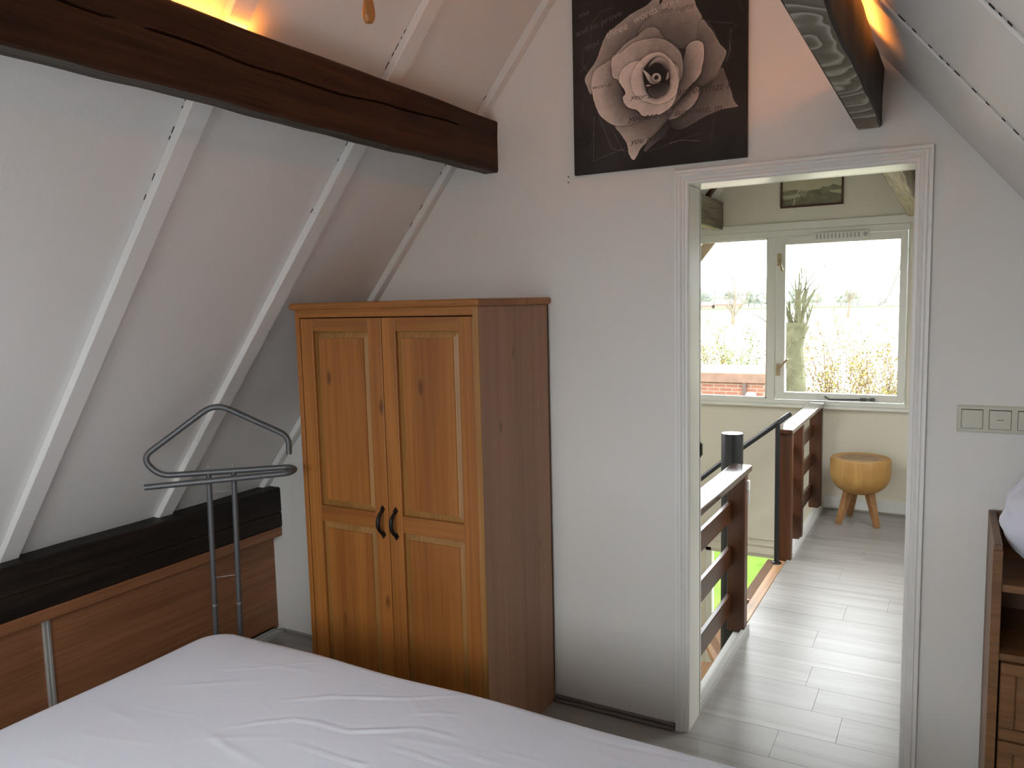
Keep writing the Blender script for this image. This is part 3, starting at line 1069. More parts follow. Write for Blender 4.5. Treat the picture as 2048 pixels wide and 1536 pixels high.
    for r0 in range(2):
        for k in range(m_):
            a, b2 = (loop[k], loop[(k + 1) % m_]) if r0 == 0 else (base + k, base + (k + 1) % m_)
            c2, d2 = base + r0 * m_ + (k + 1) % m_, base + r0 * m_ + k
            fs.append((a, d2, c2, b2))
    mb = MB()
    mb.v, mb.f, mb.m = vs, fs, [0] * len(fs)
    o = mb.build('fitted_sheet', 'sheet', t)
    o.data.polygons.foreach_set('use_smooth', [True] * len(o.data.polygons))
    MB().box(X0 + .02, X1 - .02, Y0 + .02, Y1 - .02, .10, .235).build('bed_base', 'drawer_side', t, bevel=.006)
    for x in (X0 + .1, X1 - .1):
        for y in (Y0 + .1, Y1 - .1):
            MB().lathe([(.025, 0), (.03, .10)], (x, y, 0), 12).build('leg', 'drawer_side', t)


bed()

# ================================================================== VALET STAND
def valet():
    P0 = on_y(445, 940, 1.95)
    hd = math.radians(50)
    d = Vector((math.sin(hd), math.cos(hd), 0))
    n = Vector((d.y, -d.x, 0))       # towards the camera side
    if n.dot(EYE - P0) < 0:
        n = -n
    r = .0108

    def P(x, y, off=0.0):
        return on_plane(x, y, P0 + n * off, n)
    t = thing('valet_stand', (P0.x, P0.y, 0), 'grey steel clothes valet stand with hanger shaped top beside the wardrobe', 'valet stand')
    off = .075
    pts = [P(578, 908), P(577, 872), P(430, 806), P(283, 916), P(318, 952), P(578, 934), P(592, 938, off * .5), P(578, 946, off), P(289, 975, off)]
    path = arc_path(pts, [.035, .055, .07, .05, .05, .035, .035], 7)
    MB().tube(path, r, 14).build('hanger_tube', 'steel', t, smooth=True)
    feet = []
    for top, bot in (((417, 940), (432, 1265)), ((467, 938), (481, 1265))):
        a, b2 = P(*top), P(*bot)
        dv = (b2 - a).normalized()
        g = a + dv * ((a.z - .02) / -dv.z)
        MB().tube([a, g], r * .95, 14).build('pole', 'steel', t, smooth=True)
        MB().tube([a + Vector((0, 0, .008)), a + Vector((0, 0, .017))], .004, 8).build('screw', 'rod', t, smooth=True)
        MB().tube([a + dv * .775 * 0 + dv * ((a.z - .50) / -dv.z), a + dv * ((a.z - .492) / -dv.z)], r * 1.02, 12).build('joint_ring', 'rod', t)
        feet.append(g)
    for ya, yb in ((984, 981), (1155, 1149)):
        MB().tube([P(420 + (ya - 940) * .046, ya), P(470 + (yb - 940) * .043, yb)], .0016, 6).build('cross_wire', 'rod', t)
    ce = (feet[0] + feet[1]) / 2
    bp = []
    for k in range(33):
        a = 2 * math.pi * k / 32
        q = ce + d * .16 * math.cos(a) + n * .075 * math.sin(a)
        bp.append((q.x, q.y, .0125))
    MB().tube(bp[:-1] + [bp[0]], .0115, 10, cap=False).build('base_ring', 'steel', t, smooth=True)


valet()

# ================================================================== DRESSER AND BEDDING
def dresser():
    X0, X1, YF, YB = .110, .875, 2.314, 2.685
    t = thing('dresser', ((X0 + X1) / 2, 2.5, 0), 'brown pine dresser with open shelf right of the doorway', 'dresser')
    for a in (X0, X1 - .02):
        MB().box(a, a + .02, YF + .001, YB, 0, .945).build('side_panel', 'drawer_side', t, bevel=.002, seg=1)
    MB().box(X0 - .001, X0 + .021, YF - .004, YF + .002, 0, .930).build('edge_strip', 'drawer', t, bevel=.001, seg=1)
    MB().box(X0 + .02, X1 - .02, YB - .02, YB, .84, .945).build('back_rail', 'drawer', t)
    MB().box(X0 + .02, X1 - .02, YB - .006, YB, .05, .84).build('back_panel', 'drawer_side', t)
    MB().box(X0 + .02, X1 - .02, YF + .004, YB - .006, .82, .84).build('top_board', 'drawer', t, bevel=.0015, seg=1)
    MB().box(X0 + .02, X1 - .02, YF + .004, YB - .006, .636, .655).build('shelf', 'drawer', t, bevel=.0015, seg=1)
    MB().box(X0 + .02, X1 - .02, YF + .006, YB - .006, .0, .05).build('plinth', 'drawer', t)
    for z0, z1 in ((.422, .630), (.215, .415), (.055, .208)):
        a, b2 = X0 + .026, X1 - .026
        d = MB().box(a, b2, YF + .012, YF + .03, z0, z1).build('drawer', 'drawer', t, bevel=.002, seg=1)
        f = MB().box(a, b2, YF + .002, YF + .012, z0, z0 + .03).box(a, b2, YF + .002, YF + .012, z1 - .03, z1)
        f.box(a, a + .035, YF + .002, YF + .012, z0 + .03, z1 - .03).box(b2 - .035, b2, YF + .002, YF + .012, z0 + .03, z1 - .03)
        f.build('drawer_frame', 'drawer', d, bevel=.002, seg=1)
        for x in (.30, .68):
            k = MB().lathe([(.006, 0), (.006, .012), (.014, .018), (.014, .026), (.008, .03)], (0, 0, 0), 14)
            k.v = [(x + vx, YF + .012 - vz, (z0 + z1) / 2 + vy) for vx, vy, vz in k.v]
            k.build('knob', 'drawer', d, smooth=True)


dresser()


def lump(cx, cy, cz, rx, ry, rz, seed, p=2.6, amp=.03, sub=5):
    bm = bmesh.new()
    bmesh.ops.create_icosphere(bm, subdivisions=sub, radius=1)
    rng = random.Random(seed)
    waves = [(Vector((rng.gauss(0, 1), rng.gauss(0, 1), rng.gauss(0, 1))).normalized(), rng.uniform(4, 17), rng.uniform(0, 6)) for _ in range(12)]
    for v in bm.verts:
        c = v.co.normalized()
        k = (abs(c.x) ** p + abs(c.y) ** p + abs(c.z) ** p) ** (-1 / p)
        dd = sum(math.sin(w.dot(c) * f + ph) / f * 4 for w, f, ph in waves) * amp
        cr = sum(abs(math.sin(w.dot(c) * f * .8 + ph)) for w, f, ph in waves[:4]) / 4 - .6
        c2 = c * k * (1 + dd + cr * amp * 2.2)
        v.co = Vector((cx + c2.x * rx, cy + c2.y * ry, max(cz + c2.z * rz, cz - rz * .93)))
    vs = [tuple(v.co) for v in bm.verts]
    bm.verts.index_update()
    fs = [tuple(v.index for v in f.verts) for f in bm.faces]
    bm.free()
    mb = MB()
    mb.add(vs, fs)
    return mb


o = lump(.425, 2.455, .985, .285, .185, .142, 3).build('folded_duvet', 'duvet', origin=(.425, 2.455, .853), smooth=True)
o.data.set_sharp_from_angle(angle=3.1)
tag(o, 'crumpled white duvet heaped on the pine dresser', 'duvet')
o = lump(.385, 2.50, 1.205, .185, .16, .072, 8, p=2.4).build('pillow', 'duvet', origin=(.385, 2.50, 1.138), smooth=True)
o.data.set_sharp_from_angle(angle=3.1)
tag(o, 'white pillow lying on top of the crumpled duvet', 'pillow')

# ================================================================== SWITCH PLATE
def switches():
    a = on_y(1917, 809, GY)
    z1, z0 = a.z - .0005, on_y(1911, 862, GY).z
    x0 = a.x - .003
    w = .0715
    t = thing('light_switch', (x0 + 1.5 * w, GY, z0), 'cream triple light switch plate right of the doorway', 'light switch')
    MB().box(x0, x0 + 3 * w + .010, GY - .009, GY, z0, z1).build('cover_frame', 'switch', t, bevel=.003, seg=2)
    for k in range(3):
        xa = x0 + .0125 + k * w
        MB().box(xa - .0012, xa + .0552, GY - .0096, GY - .008, z0 + .0118, z1 - .0108).build('shadow_gap', 'mark', t)
        rk = MB()
        rk.add([(xa, GY - .009, z0 + .013), (xa + .054, GY - .009, z0 + .013), (xa + .054, GY - .009, z1 - .013), (xa, GY - .009, z1 - .013),
                (xa, GY - .0125, z0 + .013), (xa + .054, GY - .0125, z0 + .013), (xa + .054, GY - .0105, z1 - .0135), (xa, GY - .0105, z1 - .0135)],
               [(3, 2, 1, 0), (4, 5, 6, 7), (0, 1, 5, 4), (1, 2, 6, 5), (2, 3, 7, 6), (3, 0, 4, 7)])
        ro = rk.build('rocker', 'switch', t, bevel=.0008, seg=1)
        if k == 1:
            zm = (z0 + z1) / 2
            MB().box(xa + .019, xa + .036, GY - .0122, GY - .0114, zm - .0008, zm + .0008).build('mark', 'mark', ro)


switches()

# ================================================================== LANDING: railings, stair, stool
def railing(y0, y1, posts, label, slats_from, slats_to):
    t = thing('stair_railing', (-.85, (y0 + y1) / 2, 0), label, 'railing', 'railings along the stairwell')
    cap = MB()
    cap.prism_z([(-.905, y0), (-.806, y0), (-.806, y1 - .012), (-.818, y1), (-.893, y1), (-.905, y1 - .012)] if y1 < 4.2 else
                [(-.905, y0), (-.806, y0), (-.806, y1), (-.905, y1)], .772, .80)
    cap.build('cap_rail', 'caprail', t, bevel=.005, seg=3)
    for yp, xa, xb in posts:
        MB().box(xa, xb, yp, yp + .06, .02 if xa > -.9 else -.2, .772).build('post', 'redwood', t, bevel=.003, seg=1)
    for za, zb in ((.555, .642), (.340, .430), (.108, .200)):
        MB().box(-.895, -.872, slats_from, slats_to, za, zb).build('slat', 'redwood_y', t, bevel=.003, seg=2)
    return t


railing(2.86, 3.735, ((3.605, -.893, -.812), (2.856, -.893, -.835)), 'dark wooden railing with three slats beside the door jamb', 2.92, 3.61)
railing(4.80, FY - .01, ((4.815, -.902, -.812), (5.20, -.897, -.812), (6.04, -.897, -.812)), 'dark wooden railing running to the window wall', 4.88, 6.04)
ch = MB().box(-.812, -.800, 3.630, 3.655, .70, .745)
ch.box(-.814, -.806, 3.668, 3.676, .62, .74)
tag(ch.build('child_gate_catch', 'trim', origin=(-.806, 3.65, .62), bevel=.002, seg=1), 'small white catch screwed to the end of the near railing', 'catch')

tr1 = MB().box(-.864, -.806, GB + .024, 3.690, -.012, .020).box(-.828, -.806, GB + .024, 3.690, .020, .036)
struct(tr1.build('trim_3', plain('grey_floor_edge', (.46, .45, .42), .4), bevel=.003, seg=1), 'pale grey floor edge trim below the near railing')
tr2 = MB().box(-.864, -.806, 4.86, FY, -.012, .020).box(-.822, -.806, 4.86, FY, .020, .036)
struct(tr2.build('trim_4', plain('pale_floor_edge', (.62, .61, .58), .4), bevel=.003, seg=1), 'pale floor edge trim below the far railing')


def spiral():
    CX, CY, RO = -.972, 4.02, .75
    t = thing('spiral_staircase', (CX, CY, -2.65), 'open spiral staircase of brown treads round a black steel column', 'staircase')
    MB().lathe([(.055, -2.65), (.055, .893), (.0535, .897)], (CX, CY, 0), 32).build('column', 'black_metal', t, smooth=True, label='round black steel column')
    # landing board with ribbed nosing
    MB().box(-.892, -.838, 3.80, 4.795, -.04, -.002).build('landing_board', 'tread', t, bevel=.003, seg=1)
    MB().box(-.942, -.892, 4.08, 4.795, -.04, -.002).build('landing_nosing', 'tread', t, bevel=.003, seg=1)
    g = MB()
    for i in range(9):
        x = -.938 + i * .0054
        g.box(x, x + .0028, 4.10, 4.785, -.002, .0006)
    g.build('grip_strip', 'drawer', t)
    # treads
    rise, ang = .23, 24.0
    for k in range(11):
        z = -rise * (k + 1)
        th1 = 95 + ang * k
        th0 = th1 - ang - 7
        A2 = [math.radians(th0 + (th1 - th0) * j / 6) for j in range(7)]
        poly = [(CX + RO * math.cos(a), CY + RO * math.sin(a)) for a in A2]
        an = math.radians(th1)
        a0 = math.radians(th0)
        sx, sy = math.cos(an), math.sin(an)
        tx, ty = -math.sin(an), math.cos(an)
        poly += [(CX + .05 * sx + .03 * tx, CY + .05 * sy + .03 * ty), (CX + .05 * math.cos(a0), CY + .05 * math.sin(a0))]
        tr_ = MB().prism_z(poly, z - .042, z).build('tread', 'tread', t, bevel=.003, seg=1)
        if k < 6:
            gs = MB()
            for i in range(9):
                o_ = -.020 - i * .0058
                p0 = (CX + .10 * sx + o_ * tx, CY + .10 * sy + o_ * ty)
                p1 = (CX + (RO - .05) * sx + o_ * tx, CY + (RO - .05) * sy + o_ * ty)
                hw = .0014
                gs.prism_z([(p0[0] - tx * hw, p0[1] - ty * hw), (p1[0] - tx * hw, p1[1] - ty * hw), (p1[0] + tx * hw, p1[1] + ty * hw), (p0[0] + tx * hw, p0[1] + ty * hw)], z, z + .0012)
            gs.build('grip_strip', 'drawer', tr_)
    # handrail: top post then helix
    pp = Vector((-.880, 4.735, 0))
    ztop = on_y(1557, 846, pp.y).z
    RH = math.hypot(pp.x - CX, pp.y - CY)
    thp = math.degrees(math.atan2(pp.y - CY, pp.x - CX))
    r = ray(1397, 961)
    # where the sight line at the jamb meets the handrail cylinder
    aa = r.x ** 2 + r.y ** 2
    bb_ = 2 * (r.x * (0 - CX) + r.y * (0 - CY))
    cc = CX ** 2 + CY ** 2 - RH ** 2
    s_ = (-bb_ + math.sqrt(max(bb_ * bb_ - 4 * aa * cc, 0))) / (2 * aa)
    q = EYE + r * s_
    thq = math.degrees(math.atan2(q.y - CY, q.x - CX)) % 360
    end = on_y(1579, 829, pp.y + .12)
    path = [end, end.lerp(Vector((pp.x, pp.y, ztop)), .5), Vector((pp.x, pp.y, ztop))]
    nst = 40
    slope = (q.z - ztop) / (thq - thp)
    for k in range(1, nst + 1):
        th = thp + 230 * k / nst
        zz = ztop + slope * (th - thp) if th < thq else q.z - (rise / ang) * (th - thq)
        path.append(Vector((CX + RH * math.cos(math.radians(th)), CY + RH * math.sin(math.radians(th)), zz)))
    MB().tube(path, .0155, 12).build('handrail', 'black_metal', t, smooth=True)
    ps = MB().tube([(pp.x, pp.y, 0), (pp.x, pp.y, ztop)], .0135, 12)
    ps.lathe([(.030, 0), (.028, .006), (.014, .012)], (pp.x, pp.y, 0), 12)
    ps.build('baluster', 'black_metal', t, smooth=True)
    for k in (3, 5, 7):
        th = math.radians(95 + ang * k - 8)
        x, y = CX + RH * math.cos(th), CY + RH * math.sin(th)
        z = -rise * (k + 1)
        zz = q.z - (rise / ang) * (95 + ang * k - 8 - thq)
        MB().tube([(x, y, z), (x, y, zz)], .0115, 10).build('baluster', 'black_metal', t, smooth=True)


spiral()


def stool():
    c = Vector((-.532, 5.86, 0))
    t = thing('wooden_stool', c, 'round bowl shaped wooden stool on splayed legs under the window', 'stool')
    R = .197
    prof = []
    for k in range(12):
        a = math.radians(-90 + 90 * k / 11)
        prof.append((max(.06, R * math.cos(a) ** .75), .36 + .155 * math.sin(a)))
    prof += [(R * 1.0, .40), (R * .99, .448), (R * .97, .456)]
    MB().lathe(prof, c, 40).build('seat', 'stool', t, smooth=True)
    MB().lathe([(R * .965, .4555), (R * .955, .4585), (R * .70, .4585), (R * .68, .4565), (.02, .4560)], c, 40).build('seat_rim', 'stool', t, smooth=True)
    MB().lathe([(R * .66, .4560), (R * .66, .4578), (.02, .4578)], c, 40).build('seat_centre', 'stool_top', t, smooth=True)
    for a in (222, 318, 118):
        d = Vector((math.cos(math.radians(a)), math.sin(math.radians(a)), 0))
        top, bot = c + d * .085 + Vector((0, 0, .245)), c + d * .165
        s = Vector((-d.y, d.x, 0))
        mb = MB()
        vs = []
        for p, w in ((bot, .017), (top, .026)):
            for u, v in ((-1, -1), (1, -1), (1, 1), (-1, 1)):
                vs.append(p + s * w * u + d * w * v)
        mb.add(vs, [(3, 2, 1, 0), (4, 5, 6, 7), (0, 1, 5, 4), (1, 2, 6, 5), (2, 3, 7, 6), (3, 0, 4, 7)])
        mb.build('leg', 'stool_leg', t, bevel=.004, seg=2)


stool()

# ================================================================== PULL CORD
kp = EYE + ray(737, 20).normalized() * 1.60
pc = thing('pull_cord', (kp.x, kp.y, kp.z - .03), 'orange wooden pull knob on a cord hanging from the ridge', 'pull cord')
prof = [(.002, -.022), (.006, -.022), (.0085, -.017), (.0098, -.010), (.0096, .0), (.0078, .014), (.0055, .026), (.0045, .032), (.002, .034)]
prof = [(r_ * 1.22, z_) for r_, z_ in prof]
MB().lathe(prof, (kp.x, kp.y, kp.z), 20).build('knob', 'knob', pc, smooth=True)
MB().tube([(kp.x, kp.y, kp.z + .03), (kp.x, kp.y, roof_z(kp.x) - .002)], .0014, 6).build('cord', 'cord', pc)

# ================================================================== PICTURES (flat prints as vertex colours)
def catmull(pts, n=6):
    P = [np.array(p, float) for p in pts]
    out = []
    m_ = len(P)
    for i in range(m_):
        p0, p1, p2, p3 = P[i - 1], P[i], P[(i + 1) % m_], P[(i + 2) % m_]
        for j in range(n):
            t2 = j / n
            out.append(.5 * (2 * p1 + (p2 - p0) * t2 + (2 * p0 - 5 * p1 + 4 * p2 - p3) * t2 ** 2 + (3 * p1 - p0 - 3 * p2 + p3) * t2 ** 3))
    return np.array(out)


def inside_dist(poly, X, Y):
    ins = np.zeros(X.shape, bool)
    d = np.full(X.shape, 1e9)
    n = len(poly)
    for i in range(n):
        x1, y1 = poly[i]
        x2, y2 = poly[(i + 1) % n]
        if y1 != y2:
            cond = ((y1 > Y) != (y2 > Y)) & (X < (x2 - x1) * (Y - y1) / (y2 - y1) + x1)
            ins ^= cond
        l2 = (x2 - x1) ** 2 + (y2 - y1) ** 2 + 1e-9
        u = np.clip(((X - x1) * (x2 - x1) + (Y - y1) * (y2 - y1)) / l2, 0, 1)
        d = np.minimum(d, np.hypot(X - x1 - u * (x2 - x1), Y - y1 - u * (y2 - y1)))
    return ins, d


def fnoise(shape, rng, octs=((4, 1.0), (9, .5), (22, .25))):
    h, w = shape
    out = np.zeros(shape)
    for cells, a in octs:
        g = rng.rand(cells + 2, cells + 2)
        yy = np.linspace(0, cells, h)
        xx = np.linspace(0, cells, w)
        y0, x0 = yy.astype(int), xx.astype(int)
        fy, fx = (yy - y0)[:, None], (xx - x0)[None, :]
        fy, fx = fy * fy * (3 - 2 * fy), fx * fx * (3 - 2 * fx)
        out += a * (g[y0][:, x0] * (1 - fy) * (1 - fx) + g[y0 + 1][:, x0] * fy * (1 - fx) + g[y0][:, x0 + 1] * (1 - fy) * fx + g[y0 + 1][:, x0 + 1] * fy * fx)
    return out / sum(a for _, a in octs)


def print_mesh(name, parent, x0, x1, z0, z1, y, rgb, rough=.6):
    """flat grid whose colour attribute carries the print"""
    h, w = rgb.shape[:2]
    xs = np.linspace(x0, x1, w)
    zs = np.linspace(z1, z0, h)
    X, Z = np.meshgrid(xs, zs)
    org = ORG[parent]
    co = np.stack([X - org.x, np.full(X.shape, y - org.y), Z - org.z], -1).reshape(-1, 3)
    idx = np.arange(h * w).reshape(h, w)
    f = np.stack([idx[:-1, :-1], idx[1:, :-1], idx[1:, 1:], idx[:-1, 1:]], -1).reshape(-1, 4)
    me = bpy.data.meshes.new(name)
    me.vertices.add(len(co))
    me.vertices.foreach_set('co', co.ravel())
    me.loops.add(f.size)
    me.loops.foreach_set('vertex_index', f.ravel())
    me.polygons.add(len(f))
    me.polygons.foreach_set('loop_start', np.arange(0, f.size, 4))
    me.polygons.foreach_set('loop_total', np.full(len(f), 4))
    me.update(calc_edges=True)
    at = me.color_attributes.new('print', 'FLOAT_COLOR', 'POINT')
    rgba = np.concatenate([rgb, np.ones((h, w, 1))], -1).reshape(-1)
    at.data.foreach_set('color', rgba)
    m, nt, b = new_mat(name + '_print')
    a = N(nt, 'ShaderNodeVertexColor', layer_name='print')
    L(nt, a.outputs[0], b.inputs['Base Color'])
    b.inputs['Roughness'].default_value = rough
    b.inputs['Specular IOR Level'].default_value = .25
    me.materials.append(m)
    o = bpy.data.objects.new(name, me)
    COL.objects.link(o)
    o.parent = parent
    ORG[o] = org
    return o


def lettering(text, p, q, y, size, mat, parent, shear=.35):
    """text whose baseline runs from p to q (world x,z)"""
    cu = bpy.data.curves.new('lettering', 'FONT')
    cu.body = text
    cu.size = size
    cu.shear = shear
    cu.resolution_u = 3
    to = bpy.data.objects.new('lettering', cu)
    COL.objects.link(to)
    dg = bpy.context.evaluated_depsgraph_get()
    me = bpy.data.meshes.new_from_object(to.evaluated_get(dg))
    bpy.data.objects.remove(to)
    co = np.zeros(len(me.vertices) * 3)
    me.vertices.foreach_get('co', co)
    co = co.reshape(-1, 3)
    w = co[:, 0].max() - co[:, 0].min()
    ln_ = math.hypot(q[0] - p[0], q[1] - p[1])
    dx, dz = (q[0] - p[0]) / ln_, (q[1] - p[1]) / ln_
    sx = ln_ / w
    u = (co[:, 0] - co[:, 0].min()) * sx
    v = co[:, 1]
    org = ORG[parent]
    out = np.stack([p[0] + u * dx - v * dz - org.x, np.full(len(u), y - org.y), p[1] + u * dz + v * dx - org.z], -1)
    me.vertices.foreach_set('co', out.ravel())
    me.materials.clear()
    me.materials.append(MAT[mat] if isinstance(mat, str) else mat)
    me.name = 'lettering'
    o = bpy.data.objects.new('lettering', me)
    COL.objects.link(o)
    o.parent = parent
    ORG[o] = org
    return o


def rose_canvas():
    x0, x1, z0, z1 = -1.226, -.606, 2.052, 2.672
    yb, yf = GY - .001, GY - .020
    t = thing('rose_canvas', ((x0 + x1) / 2, GY, z0), 'square canvas print of a sepia rose on black hung above the doorway', 'wall art')
    MB().box(x0, x1, yf + .0004, yb, z0, z1).build('canvas_block', plain('black_canvas', (.012, .010, .010), .7, bumpk=.1, bscale=300), t, bevel=.0008, seg=1)
    n = 430
    # canvas pixel grid in the print's own units (0..1440 square, y down)
    S = 1440.0
    X, Y = np.meshgrid(np.linspace(0, S, n), np.linspace(0, S, n))

    def uv(px, py):
        p = on_y(1130 + px * .2408, py * .2408, yf)
        return ((p.x - x0) / (x1 - x0) * S, (z1 - p.z) / (z1 - z0) * S)
    rng = np.random.RandomState(3)
    nz = fnoise((n, n), rng)
    nz2 = fnoise((n, n), rng, ((30, 1), (70, .8), (140, .5)))
    val = .030 + .055 * np.clip(nz - .35, 0, 1) + .01 * (nz2 - .5)
    # lighter smoky patch on the left half
    val += .05 * np.exp(-((X - 260) / 300) ** 2 - ((Y - 1050) / 260) ** 2) * nz
    val += .035 * np.exp(-((X - 150) / 200) ** 2 - ((Y - 420) / 300) ** 2)
    tone = np.ones((n, n))
    # chalk scratches
    def stroke(pts, wdt, a):
        nonlocal val
        P = [uv(*p) for p in pts]
        best = np.full(X.shape, 1e9)
        for i in range(len(P) - 1):
            (ax_, ay_), (bx_, by_) = P[i], P[i + 1]
            l2 = (bx_ - ax_) ** 2 + (by_ - ay_) ** 2 + 1e-9
            u = np.clip(((X - ax_) * (bx_ - ax_) + (Y - ay_) * (by_ - ay_)) / l2, 0, 1)
            best = np.minimum(best, np.hypot(X - ax_ - u * (bx_ - ax_), Y - ay_ - u * (by_ - ay_)))
        val = val + a * np.exp(-(best / wdt) ** 2) * (.4 + .9 * nz2)
    for pts, a in ((((240, 970), (235, 1340), (500, 1230)), .10), (((280, 970), (390, 1240), (510, 1255)), .10), (((400, 1090), (500, 1290)), .08),
                   (((870, 1190), (960, 1165), (1115, 1170)), .16), (((880, 1170), (930, 1090)), .07), (((680, 1265), (860, 1200), (1120, 1105)), .07),
                   (((200, 1240), (240, 1100)), .05), (((1380, 240), (1370, 420), (1340, 510)), .12), (((1140, 150), (1230, 230), (1270, 330)), .10),
                   (((1150, 175), (1400, 190)), .07), (((150, 430), (140, 540), (180, 590)), .07), (((120, 610), (210, 500)), .06),
                   (((140, 980), (150, 850), (190, 740)), .05), (((210, 330), (215, 200), (290, 100), (410, 60)), .06), (((1210, 1180), (1240, 1010)), .06),
                   (((1430, 200), (1350, 300), (1380, 420)), .06), (((1420, -20), (1490, 100)), .05), (((100, 1060), (130, 1150)), .05)):
        stroke(pts, 3.2, a)
    C = uv(760, 645)
    wa = fnoise((n, n), rng, ((14, 1), (34, .6), (80, .35)))
    wb_ = fnoise((n, n), rng, ((14, 1), (34, .6), (80, .35)))
    petals = [
        # outline, dark value at the heart side, light value at the outer side, rim gain
        ([(165, 650), (250, 510), (330, 310), (440, 200), (560, 110), (680, 40), (780, -30), (760, 250), (600, 380), (420, 480), (390, 560), (300, 600), (230, 700), (215, 790), (180, 720)], .16, .36, .05),
        ([(640, 200), (720, 130), (800, 20), (860, -80), (960, -110), (1050, -60), (1100, 60), (1138, 140), (1130, 230), (1110, 335), (1000, 400), (800, 380), (620, 300)], .20, .40, .06),
        ([(1140, 160), (1220, 250), (1290, 370), (1342, 432), (1300, 540), (1260, 640), (1130, 755), (1000, 800), (1080, 640), (1130, 420), (1105, 330)], .10, .30, .08),
        ([(1310, 560), (1360, 690), (1405, 840), (1435, 888), (1300, 912), (1180, 965), (1000, 1062), (890, 1062), (850, 960), (960, 860), (1100, 740), (1250, 640)], .09, .28, .05),
        ([(870, 900), (980, 820), (1090, 720), (1115, 760), (1080, 850), (1000, 930), (900, 990), (850, 985)], .15, .30, .05),
        ([(420, 1040), (560, 1010), (700, 960), (885, 895), (850, 1000), (800, 1060), (720, 1140), (640, 1220), (600, 1290), (562, 1332), (525, 1280), (510, 1200), (460, 1110)], .22, .42, .06),
        ([(660, 1230), (730, 1130), (850, 1010), (880, 1050), (820, 1130), (740, 1200), (670, 1260)], .10, .16, .02),
        ([(218, 720), (236, 610), (320, 530), (400, 500), (460, 640), (490, 800), (600, 900), (660, 980), (520, 1037), (380, 1032), (280, 950), (235, 830)], .17, .44, .10),
        ([(600, 300), (680, 230), (760, 230), (830, 320), (930, 380), (960, 470), (860, 420), (700, 360), (560, 380), (470, 440), (420, 440), (520, 350)], .22, .36, .04),
        ([(985, 480), (1010, 385), (1060, 338), (1120, 340), (1152, 395), (1150, 520), (1112, 640), (1010, 745), (930, 850), (880, 890), (860, 850), (930, 730), (970, 600)], .20, .46, .10),
        ([(385, 560), (395, 470), (480, 420), (580, 350), (700, 318), (820, 325), (920, 390), (970, 480), (975, 620), (930, 700), (800, 760), (600, 760), (480, 720), (440, 660), (400, 640)], .18, .44, .10),
        ([(455, 640), (480, 570), (560, 520), (640, 500), (900, 520), (950, 640), (930, 780), (888, 880), (780, 952), (650, 962), (600, 920), (520, 890), (478, 820), (500, 770), (462, 700)], .30, .50, .12),
        ([(545, 690), (560, 610), (620, 510), (700, 450), (800, 438), (880, 500), (930, 600), (938, 720), (900, 810), (800, 860), (680, 850), (590, 800)], .26, .46, .10),
        ([(640, 640), (655, 560), (720, 490), (790, 480), (850, 540), (872, 640), (868, 730), (830, 790), (750, 818), (690, 790), (660, 720)], .020, .035, .0),
        ([(690, 560), (720, 510), (780, 478), (840, 510), (862, 590), (840, 580), (790, 530), (740, 530)], .16, .34, .06),
        ([(700, 730), (800, 690), (868, 720), (830, 790), (750, 815), (695, 785)], .05, .11, .0),
        ([(645, 572), (690, 610), (740, 655), (795, 650), (780, 690), (720, 697), (680, 660)], .30, .52, .08),
        ([(722, 650), (735, 615), (770, 608), (795, 635), (785, 668), (750, 680)], .40, .44, .06),
        ([(738, 650), (748, 628), (768, 626), (776, 645), (764, 662), (748, 664)], .03, .03, .0),
        ([(668, 712), (700, 702), (720, 708), (690, 720)], .38, .44, .0),
        ([(835, 670), (850, 600), (860, 600), (858, 650)], .34, .40, .0),
    ]
    for pts, lo, hi, rim in petals:
        poly = catmull([uv(*p) for p in pts], 5)
        ins, d = inside_dist(poly, X + 16 * (wa - .5), Y + 16 * (wb_ - .5))
        r_ = np.hypot(X - C[0], Y - C[1])
        if not ins.any():
            continue
        rmin, rmax = r_[ins].min(), r_[ins].max()
        tt = np.clip((r_ - rmin) / max(rmax - rmin, 1e-6), 0, 1)
        tt = tt * tt * (3 - 2 * tt)
        shade = lo * .72 + (hi - lo * .72) * tt
        shade = shade * (.72 + .56 * nz) * (.86 + .28 * nz2)
        # left and lower petals catch a little more tone, right ones less
        shade = shade * (1.06 - .22 * np.clip((X - C[0]) / 700, -.3, 1))
        shade = shade + rim * np.exp(-(d / 9) ** 2) * tt - .04 * np.exp(-(d / 30) ** 2) * (1 - tt) * (lo > .06)
        a = np.clip(d / 3.0, 0, 1) * ins
        val = val * (1 - a) + np.clip(shade, .004, 1) * a
        # contact tone just outside the petal
        out_ = (~ins) & (d < 26) & (val > .08)
        val = np.where(out_, val * (1 - .35 * np.exp(-d / 10)), val)
    val = np.clip(val, .004, .8)
    val = np.where(val > .1, val * (1 + .55 * np.clip((val - .15) / .3, 0, 1)), val * .8)
    w = np.clip(val / .25, 0, 1)[..., None]
    tintd, tintl = np.array([1.0, .93, .92]), np.array([1.03, .90, .80])
    rgb = val[..., None] * .86 * (tintd * (1 - w) + tintl * w)
    print_mesh('rose_print', t, x0 + .0006, x1 - .0006, z0 + .0006, z1 - .0006, yf, rgb, .6)
    dark = plain('dark_script', (.045, .035, .033), .7)
    chalk = plain('chalk_script', (.62, .53, .47), .8)
    dim = plain('dim_script', (.12, .105, .098), .8)
    faint = plain('faint_script', (.15, .12, .105), .8)
    W = lambda px, py: (on_y(1130 + px * .2408, py * .2408, yf).x, on_y(1130 + px * .2408, py * .2408, yf).z)
    yl = yf - .0004
